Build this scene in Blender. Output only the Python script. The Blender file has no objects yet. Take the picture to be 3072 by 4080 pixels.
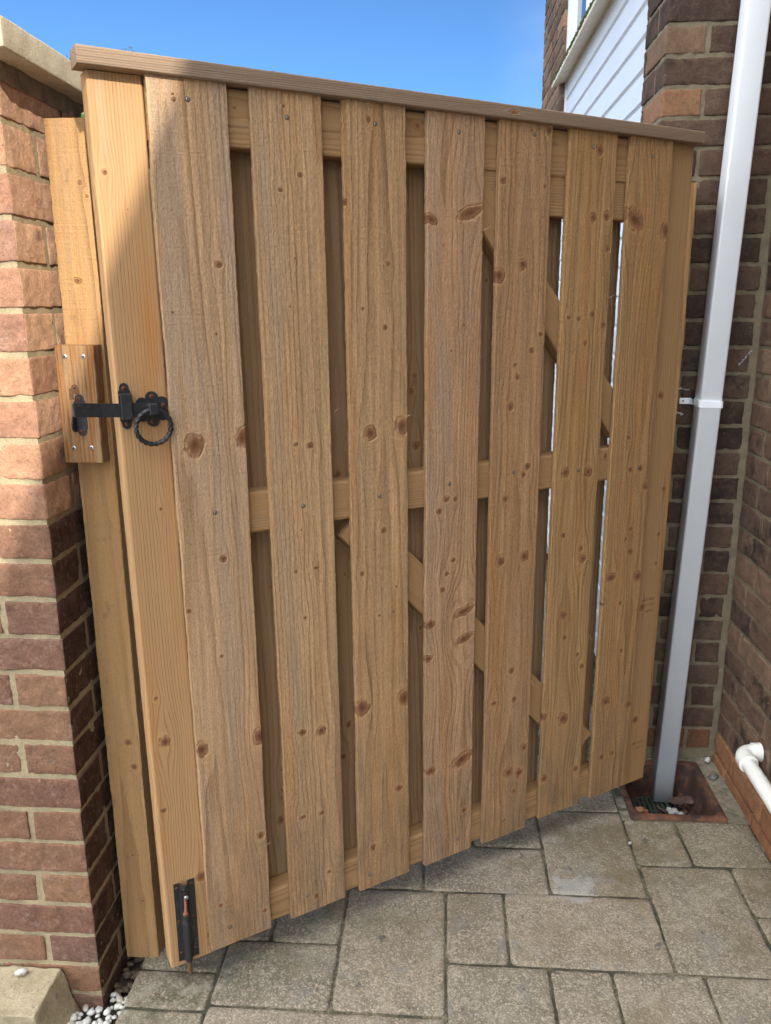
import bpy, math, random
import numpy as np
from mathutils import Vector, Matrix
R = math.radians
sc = bpy.context.scene
col = sc.collection
rng = random.Random(7)

# ------------------------------------------------------------------ camera
CAM = Vector((0, 0, 1.4371))
pitch, roll, yaw = 0.2530, -0.006915, -0.069565
Fw = Vector((math.sin(yaw)*math.cos(pitch), math.cos(yaw)*math.cos(pitch), -math.sin(pitch)))
Rt = Vector((math.cos(yaw), -math.sin(yaw), 0))
Up = Rt.cross(Fw)
c_, s_ = math.cos(roll), math.sin(roll)
Rt, Up = c_*Rt + s_*Up, -s_*Rt + c_*Up
cd = bpy.data.cameras.new('camera')
cam = bpy.data.objects.new('camera', cd)
col.objects.link(cam)
M = Matrix((Rt, Up, -Fw)).transposed().to_4x4()
M.translation = CAM
cam.matrix_world = M
cd.sensor_fit = 'VERTICAL'
cd.sensor_height = 24.0
cd.lens = 24.0*3217.8/4080
cd.clip_start = 0.02
cd.clip_end = 2000
sc.camera = cam

# ------------------------------------------------------------------ light
FILL_CLOUD = (26.5, 26.8, 26.8)  # radiance of the unseen cloud banks added as fill light
SUN = Vector((0.37, -0.785, 0.497)).normalized()
world = bpy.data.worlds.new('World')
sc.world = world
world.use_nodes = True
wn = world.node_tree.nodes
wl = world.node_tree.links
wn.clear()
sky = wn.new('ShaderNodeTexSky')
sky.sky_type = 'NISHITA'
sky.sun_disc = False
sky.sun_elevation = math.asin(SUN.z)
sky.sun_rotation = math.atan2(SUN.x, SUN.y)
sky.altitude = 1500
sky.air_density = 0.6
sky.dust_density = 0.3
sky.ozone_density = 5.0
bg = wn.new('ShaderNodeBackground')
bg.inputs['Strength'].default_value = 0.15
wo = wn.new('ShaderNodeOutputWorld')
# unseen bright cloud banks added behind the camera as fill, a thin veil elsewhere
tcw = wn.new('ShaderNodeTexCoord')
sxw = wn.new('ShaderNodeSeparateXYZ')
wl.new(tcw.outputs['Generated'], sxw.inputs[0])
def wnoise(scale, off, detail):
    mp = wn.new('ShaderNodeMapping'); mp.inputs['Location'].default_value = off; mp.inputs['Scale'].default_value = (1.6, 1.6, 3.5)
    nz = wn.new('ShaderNodeTexNoise'); nz.inputs['Scale'].default_value = scale; nz.inputs['Detail'].default_value = detail
    wl.new(tcw.outputs['Generated'], mp.inputs['Vector']); wl.new(mp.outputs[0], nz.inputs['Vector'])
    return nz.outputs[0]
def wmap(v, a, b, c, d):
    m = wn.new('ShaderNodeMapRange'); m.interpolation_type = 'SMOOTHSTEP'
    wl.new(v, m.inputs[0])
    for i, q in enumerate((a, b, c, d)):
        m.inputs[i+1].default_value = q
    return m.outputs[0]
def wmul(a, b):
    m = wn.new('ShaderNodeMath'); m.operation = 'MULTIPLY'; wl.new(a, m.inputs[0]); wl.new(b, m.inputs[1])
    return m.outputs[0]
def wmix(f, a, c):
    m = wn.new('ShaderNodeMix'); m.data_type = 'RGBA'; wl.new(f, m.inputs[0]); wl.new(a, m.inputs[6]); m.inputs[7].default_value = (*c, 1)
    return m.outputs[2]
fill_bank = wmul(wmap(wnoise(1.4, (0, 0, 0), 6), .40, .52, 0, 1), wmap(sxw.outputs[1], .30, -.15, 0, 1))
veil = wmul(wmap(wnoise(2.2, (3.1, .4, 1.2), 7), .38, .62, .25, 1), wmap(sxw.outputs[0], .04, .16, 0, .6))
tint = wn.new('ShaderNodeMix'); tint.data_type = 'RGBA'; tint.blend_type = 'MULTIPLY'; tint.inputs[0].default_value = 1
wl.new(sky.outputs[0], tint.inputs[6]); tint.inputs[7].default_value = (.775, .995, 1.02, 1)
fill_bank = wmul(fill_bank, wmap(sxw.outputs[2], .02, .42, .25, 1))
w1 = wmix(fill_bank, tint.outputs[2], FILL_CLOUD)
w2 = wmix(veil, w1, (3.0, 3.9, 5.2))
wl.new(w2, bg.inputs['Color'])
wl.new(bg.outputs[0], wo.inputs['Surface'])
sd = bpy.data.lights.new('sun', 'SUN')
sd.energy = 4.3
sd.angle = R(0.55)
sd.color = (1.0, 0.93, 0.82)
so = bpy.data.objects.new('sun', sd)
col.objects.link(so)
so.rotation_euler = SUN.to_track_quat('Z', 'Y').to_euler()
sc.view_settings.view_transform = 'Standard'
sc.view_settings.look = 'None'
sc.view_settings.gamma = 1.0
sc.view_settings.exposure = 0.62
sc.cycles.max_bounces = 8
sc.cycles.diffuse_bounces = 5

# ------------------------------------------------------------------ mesh helpers
def link(o, parent=None, M=None, label=None, cat=None, group=None, kind=None):
    col.objects.link(o)
    if parent is not None:
        o.parent = parent
    if M is not None:
        o.matrix_local = M
    for k, v in (('label', label), ('category', cat), ('group', group), ('kind', kind)):
        if v:
            o[k] = v
    return o

def empty(name, loc=(0, 0, 0), rz=0, **kw):
    o = bpy.data.objects.new(name, None)
    o.empty_display_size = 0.05
    return link(o, M=Matrix.Translation(loc) @ Matrix.Rotation(rz, 4, 'Z'), **kw)

def npmesh(name, V, faces, mats, mat_idx=None, smooth=True, attrs=None):
    """V (n,3) array, faces: list of int arrays (m,k)."""
    me = bpy.data.meshes.new(name)
    V = np.asarray(V, np.float32)
    me.vertices.add(len(V)); me.vertices.foreach_set('co', V.ravel())
    fl = [np.asarray(f, np.int32) for f in faces if len(f)]
    loops = np.concatenate([f.ravel() for f in fl])
    tot = np.concatenate([np.full(len(f), f.shape[1], np.int32) for f in fl])
    st = np.concatenate([[0], np.cumsum(tot)[:-1]]).astype(np.int32)
    me.loops.add(len(loops)); me.loops.foreach_set('vertex_index', loops)
    me.polygons.add(len(tot)); me.polygons.foreach_set('loop_start', st)
    try:
        me.polygons.foreach_set('loop_total', tot)
    except Exception:
        pass
    if mat_idx is not None:
        me.polygons.foreach_set('material_index', np.asarray(mat_idx, np.int32))
    sm = np.full(len(tot), smooth, bool) if np.isscalar(smooth) else np.asarray(smooth, bool)
    me.polygons.foreach_set('use_smooth', sm)
    for m in (mats if isinstance(mats, (list, tuple)) else [mats]):
        me.materials.append(m)
    for k, a in (attrs or {}).items():
        a = np.asarray(a, np.float32)
        if a.ndim == 1:
            at = me.attributes.new(k, 'FLOAT', 'POINT'); at.data.foreach_set('value', a)
        elif a.shape[1] == 4:
            at = me.attributes.new(k, 'FLOAT_COLOR', 'POINT'); at.data.foreach_set('color', a.ravel())
        else:
            at = me.attributes.new(k, 'FLOAT_VECTOR', 'POINT'); at.data.foreach_set('vector', a.ravel())
    me.update(calc_edges=True)
    me.validate()
    return bpy.data.objects.new(name, me)

def vnoise(P, seed=0):
    """smooth value noise, P (n,3) -> (n,) in 0..1"""
    P = np.asarray(P, np.float64) + seed*17.31
    I = np.floor(P).astype(np.int64); F = P - I
    F = F*F*(3-2*F)
    def h(i, j, k):
        n = (i*73856093) ^ (j*19349663) ^ (k*83492791) ^ (seed*2654435 + 977)
        n = (n ^ (n >> 13)) * 1274126177
        n = n ^ (n >> 16)
        return (n & 0xffff)/65535.0
    r = 0
    for a in (0, 1):
        for b in (0, 1):
            for c in (0, 1):
                w = (F[:, 0] if a else 1-F[:, 0])*(F[:, 1] if b else 1-F[:, 1])*(F[:, 2] if c else 1-F[:, 2])
                r = r + w*h(I[:, 0]+a, I[:, 1]+b, I[:, 2]+c)
    return r

class MB:
    """collects simple shapes into one mesh"""
    def __init__(s):
        s.V = []; s.F = []; s.S = []; s.M = []; s.n = 0
    def add(s, V, F, smooth=False, mi=0):
        V = np.asarray(V, float)
        s.V.append(V)
        for f in F:
            s.F.append([i+s.n for i in f]); s.S.append(smooth); s.M.append(mi)
        s.n += len(V)
        return s
    def box(s, x0, x1, y0, y1, z0, z1, b=0.0, mi=0, M=None):
        if b <= 0:
            V = [(x, y, z) for z in (z0, z1) for y in (y0, y1) for x in (x0, x1)]
            F = [(0, 2, 3, 1), (4, 5, 7, 6), (0, 1, 5, 4), (2, 6, 7, 3), (0, 4, 6, 2), (1, 3, 7, 5)]
        else:
            V = []; 
            def ring(z, i):
                a, bb, c, d = x0+i, x1-i, y0+i, y1-i
                return [(a+b, c, z), (bb-b, c, z), (bb, c+b, z), (bb, d-b, z), (bb-b, d, z), (a+b, d, z), (a, d-b, z), (a, c+b, z)]
            V = ring(z0, b*.99)+ring(z0+b, 0)+ring(z1-b, 0)+ring(z1, b*.99)
            F = [tuple(range(7, -1, -1)), tuple(range(24, 32))]
            for r in range(3):
                for i in range(8):
                    j = (i+1) % 8
                    F.append((r*8+i, r*8+j, r*8+8+j, r*8+8+i))
        V = np.array(V)
        if M is not None:
            V = V @ np.array(M.to_3x3()).T + np.array(M.translation)
        return s.add(V, F, False, mi)
    def tube(s, pts, r, n=12, cap=True, mi=0, smooth=True):
        pts = [Vector(p) for p in pts]
        rr = r if isinstance(r, (list, tuple)) else [r]*len(pts)
        V = []; F = []
        up = None
        for i, p in enumerate(pts):
            d = (pts[min(i+1, len(pts)-1)] - pts[max(i-1, 0)]).normalized()
            if up is None:
                up = d.orthogonal().normalized()
            up = (up - d*up.dot(d)).normalized()
            sd_ = d.cross(up)
            for k in range(n):
                a = 2*math.pi*k/n
                V.append(p + (up*math.cos(a) + sd_*math.sin(a))*rr[i])
        for i in range(len(pts)-1):
            for k in range(n):
                k2 = (k+1) % n
                F.append((i*n+k, i*n+k2, (i+1)*n+k2, (i+1)*n+k))
        s.add([tuple(v) for v in V], F, smooth, mi)
        if cap:
            s.add([tuple(v) for v in V[:n]], [tuple(range(n-1, -1, -1))], False, mi)
            s.add([tuple(v) for v in V[-n:]], [tuple(range(n))], False, mi)
        return s
    def lathe(s, prof, c, ax, n=20, mi=0, smooth=True):
        """prof list of (r, h) along axis ax from point c"""
        ax = Vector(ax).normalized(); u = ax.orthogonal().normalized(); v = ax.cross(u); c = Vector(c)
        V = [tuple(c + ax*h + (u*math.cos(2*math.pi*k/n) + v*math.sin(2*math.pi*k/n))*r) for r, h in prof for k in range(n)]
        F = []
        for i in range(len(prof)-1):
            for k in range(n):
                k2 = (k+1) % n
                F.append((i*n+k, i*n+k2, (i+1)*n+k2, (i+1)*n+k))
        return s.add(V, F, smooth, mi)
    def prism(s, pts, y0, y1, mi=0):
        """pts (x,z) outline CCW seen from -y, extruded from y0 (front) to y1"""
        n = len(pts)
        V = [(x, y0, z) for x, z in pts]+[(x, y1, z) for x, z in pts]
        F = [tuple(range(n)), tuple(range(2*n-1, n-1, -1))]
        for i in range(n):
            j = (i+1) % n
            F.append((i, i+n, j+n, j))
        return s.add(V, F, False, mi)
    def obj(s, name, mats, parent=None, M=None, **kw):
        me = bpy.data.meshes.new(name)
        me.from_pydata([tuple(v) for v in np.concatenate(s.V)], [], s.F)
        for m in (mats if isinstance(mats, (list, tuple)) else [mats]):
            me.materials.append(m)
        me.polygons.foreach_set('use_smooth', s.S)
        me.polygons.foreach_set('material_index', s.M)
        me.update()
        return link(bpy.data.objects.new(name, me), parent, M, **kw)

# ------------------------------------------------------------------ node helpers
class NT:
    def __init__(s, name, rough=0.8):
        s.m = bpy.data.materials.new(name); s.m.use_nodes = True
        s.t = s.m.node_tree; s.n = s.t.nodes; s.l = s.t.links
        s.b = s.n['Principled BSDF']
        s.b.inputs['Roughness'].default_value = rough
        s._tc = None
    def put(s, sock, v):
        if hasattr(v, 'is_output') or isinstance(v, bpy.types.NodeSocket):
            s.l.new(v, sock)
        else:
            if hasattr(sock, 'default_value'):
                if isinstance(v, (tuple, list)) and len(v) == 3 and sock.type == 'RGBA':
                    v = (*v, 1)
                sock.default_value = v
    def tc(s, which='Object'):
        if s._tc is None:
            s._tc = s.n.new('ShaderNodeTexCoord')
        return s._tc.outputs[which]
    def attr(s, name, out='Fac'):
        a = s.n.new('ShaderNodeAttribute'); a.attribute_name = name
        return a.outputs[out]
    def math(s, op, a, b=0.0, c=0.0, clamp=False):
        n = s.n.new('ShaderNodeMath'); n.operation = op; n.use_clamp = clamp
        s.put(n.inputs[0], a); s.put(n.inputs[1], b); s.put(n.inputs[2], c)
        return n.outputs[0]
    def vmath(s, op, a, b=(0, 0, 0)):
        n = s.n.new('ShaderNodeVectorMath'); n.operation = op
        s.put(n.inputs[0], a); s.put(n.inputs[1], b)
        return n.outputs[0]
    def noise(s, vec, scale=5, detail=2, rough=.5, out=0, dist=0):
        n = s.n.new('ShaderNodeTexNoise')
        s.put(n.inputs['Vector'], vec); s.put(n.inputs['Scale'], scale)
        n.inputs['Detail'].default_value = detail; n.inputs['Roughness'].default_value = rough
        n.inputs['Distortion'].default_value = dist
        return n.outputs[out]
    def vor(s, vec, scale=5, out='Distance', feat='F1'):
        n = s.n.new('ShaderNodeTexVoronoi'); n.feature = feat
        s.put(n.inputs['Vector'], vec); n.inputs['Scale'].default_value = scale
        return n.outputs[out]
    def mr(s, v, a, b, c=0.0, d=1.0, smooth=False):
        n = s.n.new('ShaderNodeMapRange')
        if smooth:
            n.interpolation_type = 'SMOOTHSTEP'
        s.put(n.inputs[0], v)
        for i, q in enumerate((a, b, c, d)):
            s.put(n.inputs[i+1], q)
        return n.outputs[0]
    def mix(s, f, a, b, mode='MIX'):
        n = s.n.new('ShaderNodeMix'); n.data_type = 'RGBA'; n.blend_type = mode
        s.put(n.inputs[0], f); s.put(n.inputs[6], a); s.put(n.inputs[7], b)
        return n.outputs[2]
    def bump(s, h, strength=.5, dist=.001, normal=None):
        n = s.n.new('ShaderNodeBump')
        s.put(n.inputs['Height'], h); s.put(n.inputs['Strength'], strength); n.inputs['Distance'].default_value = dist
        if normal is not None:
            s.l.new(normal, n.inputs['Normal'])
        return n.outputs[0]
    def scale(s, vec, sc_):
        return s.vmath('MULTIPLY', vec, sc_)
    def done(s, colr, normal=None, rough=None):
        s.put(s.b.inputs['Base Color'], colr)
        if normal is not None:
            s.l.new(normal, s.b.inputs['Normal'])
        if rough is not None:
            s.put(s.b.inputs['Roughness'], rough)
        return s.m

def simple(name, c, rough=.5, metal=0, var=.12, vscale=60, bump=0.0, c2=None, th=(.5, .62)):
    t = NT(name, rough)
    t.b.inputs['Metallic'].default_value = metal
    o = t.tc()
    n = t.noise(o, vscale, 4, .6)
    cc = t.mix(t.mr(n, .3, .7), tuple(x*(1-var) for x in c), tuple(min(1, x*(1+var)) for x in c))
    if c2 is not None:
        cc = t.mix(t.mr(t.noise(o, vscale*.35, 5, .65), th[0], th[1]), cc, c2)
    nn = t.bump(t.noise(o, vscale*6, 3), .6, bump) if bump else None
    return t.done(cc, nn)

# ------------------------------------------------------------------ wood
def wood(name, base, late, warm, grey, rough_sawn=1.0, lat=0.75, greyth=(.50, .66), greyamt=.7, warmamt=.5, fib=.10, stain=0.0, vert=0.0):
    t = NT(name, .75)
    t.b.inputs['Specular IOR Level'].default_value = .25
    oi = t.n.new('ShaderNodeObjectInfo')
    P = t.tc('Object')
    Q = t.vmath('ADD', P, t.vmath('MULTIPLY', oi.outputs['Random'], (37.0, 91.0, 53.0)))
    ring = t.attr('ring'); kn = t.attr('knot')
    wob = t.noise(t.scale(Q, (55, 55, 3.0)), 1, 3, .6)
    rr = t.math('ADD', ring, t.math('MULTIPLY', wob, .4))
    fr = t.math('FRACT', rr)
    idn = t.n.new('ShaderNodeTexWhiteNoise'); idn.noise_dimensions = '1D'
    t.put(idn.inputs['W'], t.math('FLOOR', rr))
    lw = t.math('MULTIPLY', t.mr(fr, .30, .93, 0, 1, True), t.mr(fr, .95, 1.0, 1, 0))
    lw = t.math('MULTIPLY', t.math('POWER', lw, 2.0), t.mr(idn.outputs[0], 0, 1, .50, 1.0))
    lw = t.math('MULTIPLY', lw, t.mr(t.noise(t.scale(Q, (14, 14, 2.0)), 1, 3), .25, .7, .5, 1.0))
    c = t.mix(t.math('MULTIPLY', lw, lat), base, late)
    bs = t.noise(t.scale(t.vmath('ADD', Q, (7.7, 3.1, 4.9)), (95, 95, 2.2)), 1, 4, .65)
    c = t.mix(1.0, c, t.mr(bs, .28, .72, 1-1.25*fib, 1+1.15*fib), 'MULTIPLY')
    # warm and grey drifts running with the grain
    w = t.noise(t.scale(Q, (16, 16, 1.1)), 1, 4, .6)
    c = t.mix(t.math('MULTIPLY', t.mr(w, .48, .72, 0, 1, True), warmamt), c, warm)
    g = t.noise(t.scale(t.vmath('ADD', Q, (5.3, 1.7, 9.1)), (22, 22, 1.3)), 1, 6, .68)
    gm = t.math('MULTIPLY', t.mr(g, greyth[0], greyth[1], 0, 1, True), greyamt)
    c = t.mix(gm, c, grey)
    # splash dirt and mould near the foot of each board, plus painted lower shade
    sp = t.n.new('ShaderNodeSeparateXYZ'); t.l.new(P, sp.inputs[0])
    foot = t.math('MULTIPLY', t.mr(sp.outputs[2], .02, .55, 1, 0, True), vert)
    dn = t.noise(t.scale(t.vmath('ADD', Q, (9.2, 4.4, 1.9)), (26, 26, 7)), 1, 5, .7)
    c = t.mix(t.math('MULTIPLY', foot, t.mr(dn, .36, .66, 0, .75)), c, (.20, .135, .082))
    # fine fibre
    f1 = t.noise(t.scale(Q, (700, 700, 22)), 1, 3, .7)
    f2 = t.noise(t.scale(Q, (190, 190, 7)), 1, 4, .7)
    f3 = t.noise(t.scale(Q, (300, 300, 150)), 1, 4, .7)
    fv = t.math('ADD', t.math('MULTIPLY', t.math('SUBTRACT', f1, .5), fib*2.2), t.math('MULTIPLY', t.math('SUBTRACT', f2, .5), fib*3.2))
    fv = t.math('ADD', fv, t.math('MULTIPLY', t.math('SUBTRACT', f3, .5), fib*4.6*rough_sawn))
    # dark mould streaks
    ms = t.noise(t.scale(t.vmath('ADD', Q, (2.1, 8.2, 3.3)), (260, 260, 24)), 1, 4, .75)
    mk = t.math('MULTIPLY', t.mr(ms, .60, .74), t.mr(g, .46, .62))
    fv = t.math('SUBTRACT', fv, t.math('MULTIPLY', mk, .22))
    c = t.mix(1.0, c, t.math('ADD', fv, 1.0), 'MULTIPLY')
    if stain:
        st = t.noise(t.scale(Q, (30, 30, 14)), 1, 5, .7)
        c = t.mix(t.math('MULTIPLY', t.mr(st, .60, .72), stain), c, (.10, .085, .07))
    # knots
    kiso = t.noise(t.scale(Q, (260, 260, 260)), 1, 3, .6)
    kq = t.math('ADD', kn, t.math('ADD', t.math('MULTIPLY', t.math('SUBTRACT', kiso, .5), .9), t.math('MULTIPLY', t.math('SUBTRACT', f2, .5), .6)))
    kc = t.mix(t.mr(kq, .1, .95), (.130, .050, .020), (.33, .165, .078))
    kc = t.mix(t.mr(kiso, .55, .68), kc, (.075, .032, .014))
    halo = t.mr(kn, 1.0, 2.5, 1, 0, True)
    c = t.mix(t.math('MULTIPLY', halo, .35), c, t.mix(1.0, base, (1.12, 1.05, .95), 'MULTIPLY'))
    c = t.mix(t.mr(kq, .72, 1.20, 1, 0, True), c, kc)
    rim = t.math('MULTIPLY', t.mr(kn, .80, .98, 0, 1, True), t.mr(kn, 1.02, 1.30, 1, 0, True))
    c = t.mix(t.math('MULTIPLY', rim, t.mr(t.noise(t.scale(Q, (90, 90, 60)), 1, 2), .50, .66, 0, .65)), c, (.085, .042, .020))
    # relief
    saw = t.noise(t.scale(Q, (9, 9, 330)), 1, 2, .5)
    h = t.math('ADD', t.math('MULTIPLY', f1, .5), t.math('MULTIPLY', f2, .7))
    h = t.math('ADD', h, t.math('MULTIPLY', f3, 1.3*rough_sawn))
    h = t.math('ADD', h, t.math('MULTIPLY', saw, .55*rough_sawn))
    h = t.math('SUBTRACT', h, t.math('MULTIPLY', lw, .7))
    h = t.math('SUBTRACT', h, t.math('MULTIPLY', rim, .8))
    nn = t.bump(h, .55+.35*rough_sawn, .0011+.0012*rough_sawn)
    return t.done(c, nn)

def wood_field(X, Y, Z, knots, seed, spacing=.0062, xc=None, yc=None, taper=None, w=.145):
    r = random.Random(seed)
    xc = r.uniform(-.2, 1.2)*w if xc is None else xc
    yc = r.uniform(.05, .13) if yc is None else yc
    taper = r.choice((-1, 1))*r.uniform(.004, .02) if taper is None else taper
    u = X + .0028*(vnoise(np.stack([X*5, Y*5, Z*1.1], 1), seed) - .5)*2 + .0005*(vnoise(np.stack([X*20, Y*20, Z*4], 1), seed+5) - .5)*2
    kd = np.full(len(X), 9.0)
    for (kx, kz, kr, asp, rot) in knots:
        a = R(rot); dx = X-kx; dz = Z-kz
        sel = (np.abs(dx) < kr*12+.02) & (np.abs(dz) < kr*16+.02)
        if not sel.any():
            continue
        dxs, dzs = dx[sel], dz[sel]
        du = dxs*math.cos(a) + dzs*math.sin(a); dv = -dxs*math.sin(a) + dzs*math.cos(a)
        wb = 1 + .24*(vnoise(np.stack([dxs*170, Y[sel]*60, dzs*120], 1), seed+int(kz*1000)) - .5)*2
        q = np.sqrt((du/kr)**2 + (dv/(kr*asp))**2)*wb
        kd[sel] = np.minimum(kd[sel], q)
        rx = kr*2.1+.002; rz = max(kr*asp, kr*.7)*5.0+.004
        u[sel] -= dxs*np.exp(-((dxs/rx)**2 + (dzs/rz)**2)*.75)*.97
    rad = np.sqrt((u-xc)**2 + (Y+yc)**2) + taper*Z
    return rad/spacing + 50, np.minimum(kd, 9)

def board(name, w, t, l, knots, seed, mat, parent, M, res=.002, rad=.0012, rows=None, ragged=0.0, fray=False, wav=.0007, **wf):
    """length along local Z, width local X, front face at y=0 facing -Y"""
    def arc(cx, cy, a0, k=3):
        return [(cx+rad*math.cos(a0+math.pi/2*i/k), cy+rad*math.sin(a0+math.pi/2*i/k)) for i in range(k+1)]
    fr = np.arange(rad, w-rad, res)
    L = [(x, 0.0) for x in fr[1:]]
    L += arc(w-rad, rad, -math.pi/2)
    L += [(w, y) for y in np.linspace(rad, t-rad, max(3, int(t/.006)))[1:-1]]
    L += arc(w-rad, t-rad, 0)
    L += [(x, t) for x in np.linspace(w-rad, rad, max(4, int(w/.02)))[1:-1]]
    L += arc(rad, t-rad, math.pi/2)
    L += [(0, y) for y in np.linspace(t-rad, rad, max(3, int(t/.006)))[1:-1]]
    L += arc(rad, rad, math.pi)
    L = np.array(L); n = len(L)
    nz = rows or max(3, int(l/(res*1.0)))
    z = np.linspace(0, l, nz+1)
    X = np.tile(L[:, 0], nz+1); Y = np.tile(L[:, 1], nz+1); Z = np.repeat(z, n)
    ring, kd = wood_field(X, Y, Z, knots, seed, w=w, **wf)
    # slightly uneven sawn edges
    ex = (np.clip(X/w, 0, 1)-.5)*2
    offs = wav*2*(vnoise(np.stack([np.sign(ex)*3+0*X, 0*X, Z*11], 1), seed+2)-.5) + wav*.8*(vnoise(np.stack([np.sign(ex)*3+0*X, Y*30, Z*120], 1), seed+3)-.5)*2
    X2 = X + offs*np.abs(ex)**6
    Y2 = Y + np.where(Y < t*.5, 1, 0)*(-.25*np.exp(-((kd-1.3)/.6)**2)*.0016)
    Z2 = Z.copy()
    if ragged:
        rg = ragged*(vnoise(np.stack([X*420, Y*300, 0*X], 1), seed+9)-.35)
        Z2 += rg*np.clip((Z-l+.004)/.004, 0, 1)
        Z2 -= .4*rg*np.clip((.004-Z)/.004, 0, 1)
    V = np.stack([X2, Y2, Z2], 1)
    i = np.arange(n); j = (i+1) % n
    k = np.arange(nz)[:, None]*n
    F = np.stack([k+i, k+j, k+n+j, k+n+i], -1).reshape(-1, 4)
    # caps as own verts
    cb = V[:n].copy(); ct = V[-n:].copy()
    VV = np.concatenate([V, cb, ct]); N0 = len(V)
    F1 = np.arange(N0+n-1, N0-1, -1)[None, :]; F2 = np.arange(N0+n, N0+2*n)[None, :]
    ring = np.concatenate([ring, ring[:n], ring[-n:]]); kd = np.concatenate([kd, kd[:n]*0+9, kd[-n:]*0+9])
    sm = np.ones(len(F)+2, bool); sm[-2:] = False
    faces = [F, F1, F2]
    if fray:
        # torn fibres left by the saw along the ends and edges
        r = random.Random(seed*3+1); ev = []; ef = []
        base = len(VV)
        nf = fray if isinstance(fray, int) and fray > 1 else 40
        for q in range(nf):
            if q < nf*.6:
                x = r.uniform(.002, w-.002); p = Vector((x, r.uniform(-.0004, .001), l - r.uniform(0, .001)))
                d = Vector((r.uniform(-.6, .6), -r.uniform(.1, .9), r.uniform(-.9, .8))).normalized()*r.uniform(.002, .0055)
            else:
                sx = r.choice((0, w)); p = Vector((sx, r.uniform(0, .002), r.uniform(.02, l-.02)))
                d = Vector(((1 if sx else -1)*r.uniform(.3, 1), -r.uniform(0, .5), r.uniform(-1.3, 1.3))).normalized()*r.uniform(.002, .006)
            wd = Vector((r.uniform(-1, 1), r.uniform(-1, 1), r.uniform(-1, 1))).normalized()*.0004
            b0 = base+len(ev)
            m = p+d*.55+Vector((0, -r.uniform(0, .001), 0))
            ev += [p-wd, p+wd, m+wd*.7, m-wd*.7, p+d]
            ef += [((b0, b0+1, b0+2, b0+3), (b0+3, b0+2, b0+4))]
        VV = np.concatenate([VV, np.array([tuple(v) for v in ev])])
        ring = np.concatenate([ring, np.full(len(ev), .1)]); kd = np.concatenate([kd, np.full(len(ev), 9.0)])
        faces += [np.array([e[0] for e in ef]), np.array([e[1] for e in ef])]
        sm = np.concatenate([sm, np.zeros(2*len(ef), bool)])
    o = npmesh(name, VV, faces, mat, smooth=sm, attrs={'ring': ring, 'knot': kd})
    return link(o, parent, M)

# ------------------------------------------------------------------ bricks
def grid1(a, b, step, r):
    m = max(1, int(round((b-a-2*r)/step)))
    return np.concatenate([[a, a+r*.45], np.linspace(a+r, b-r, m+1), [b-r*.45, b]])

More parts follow.
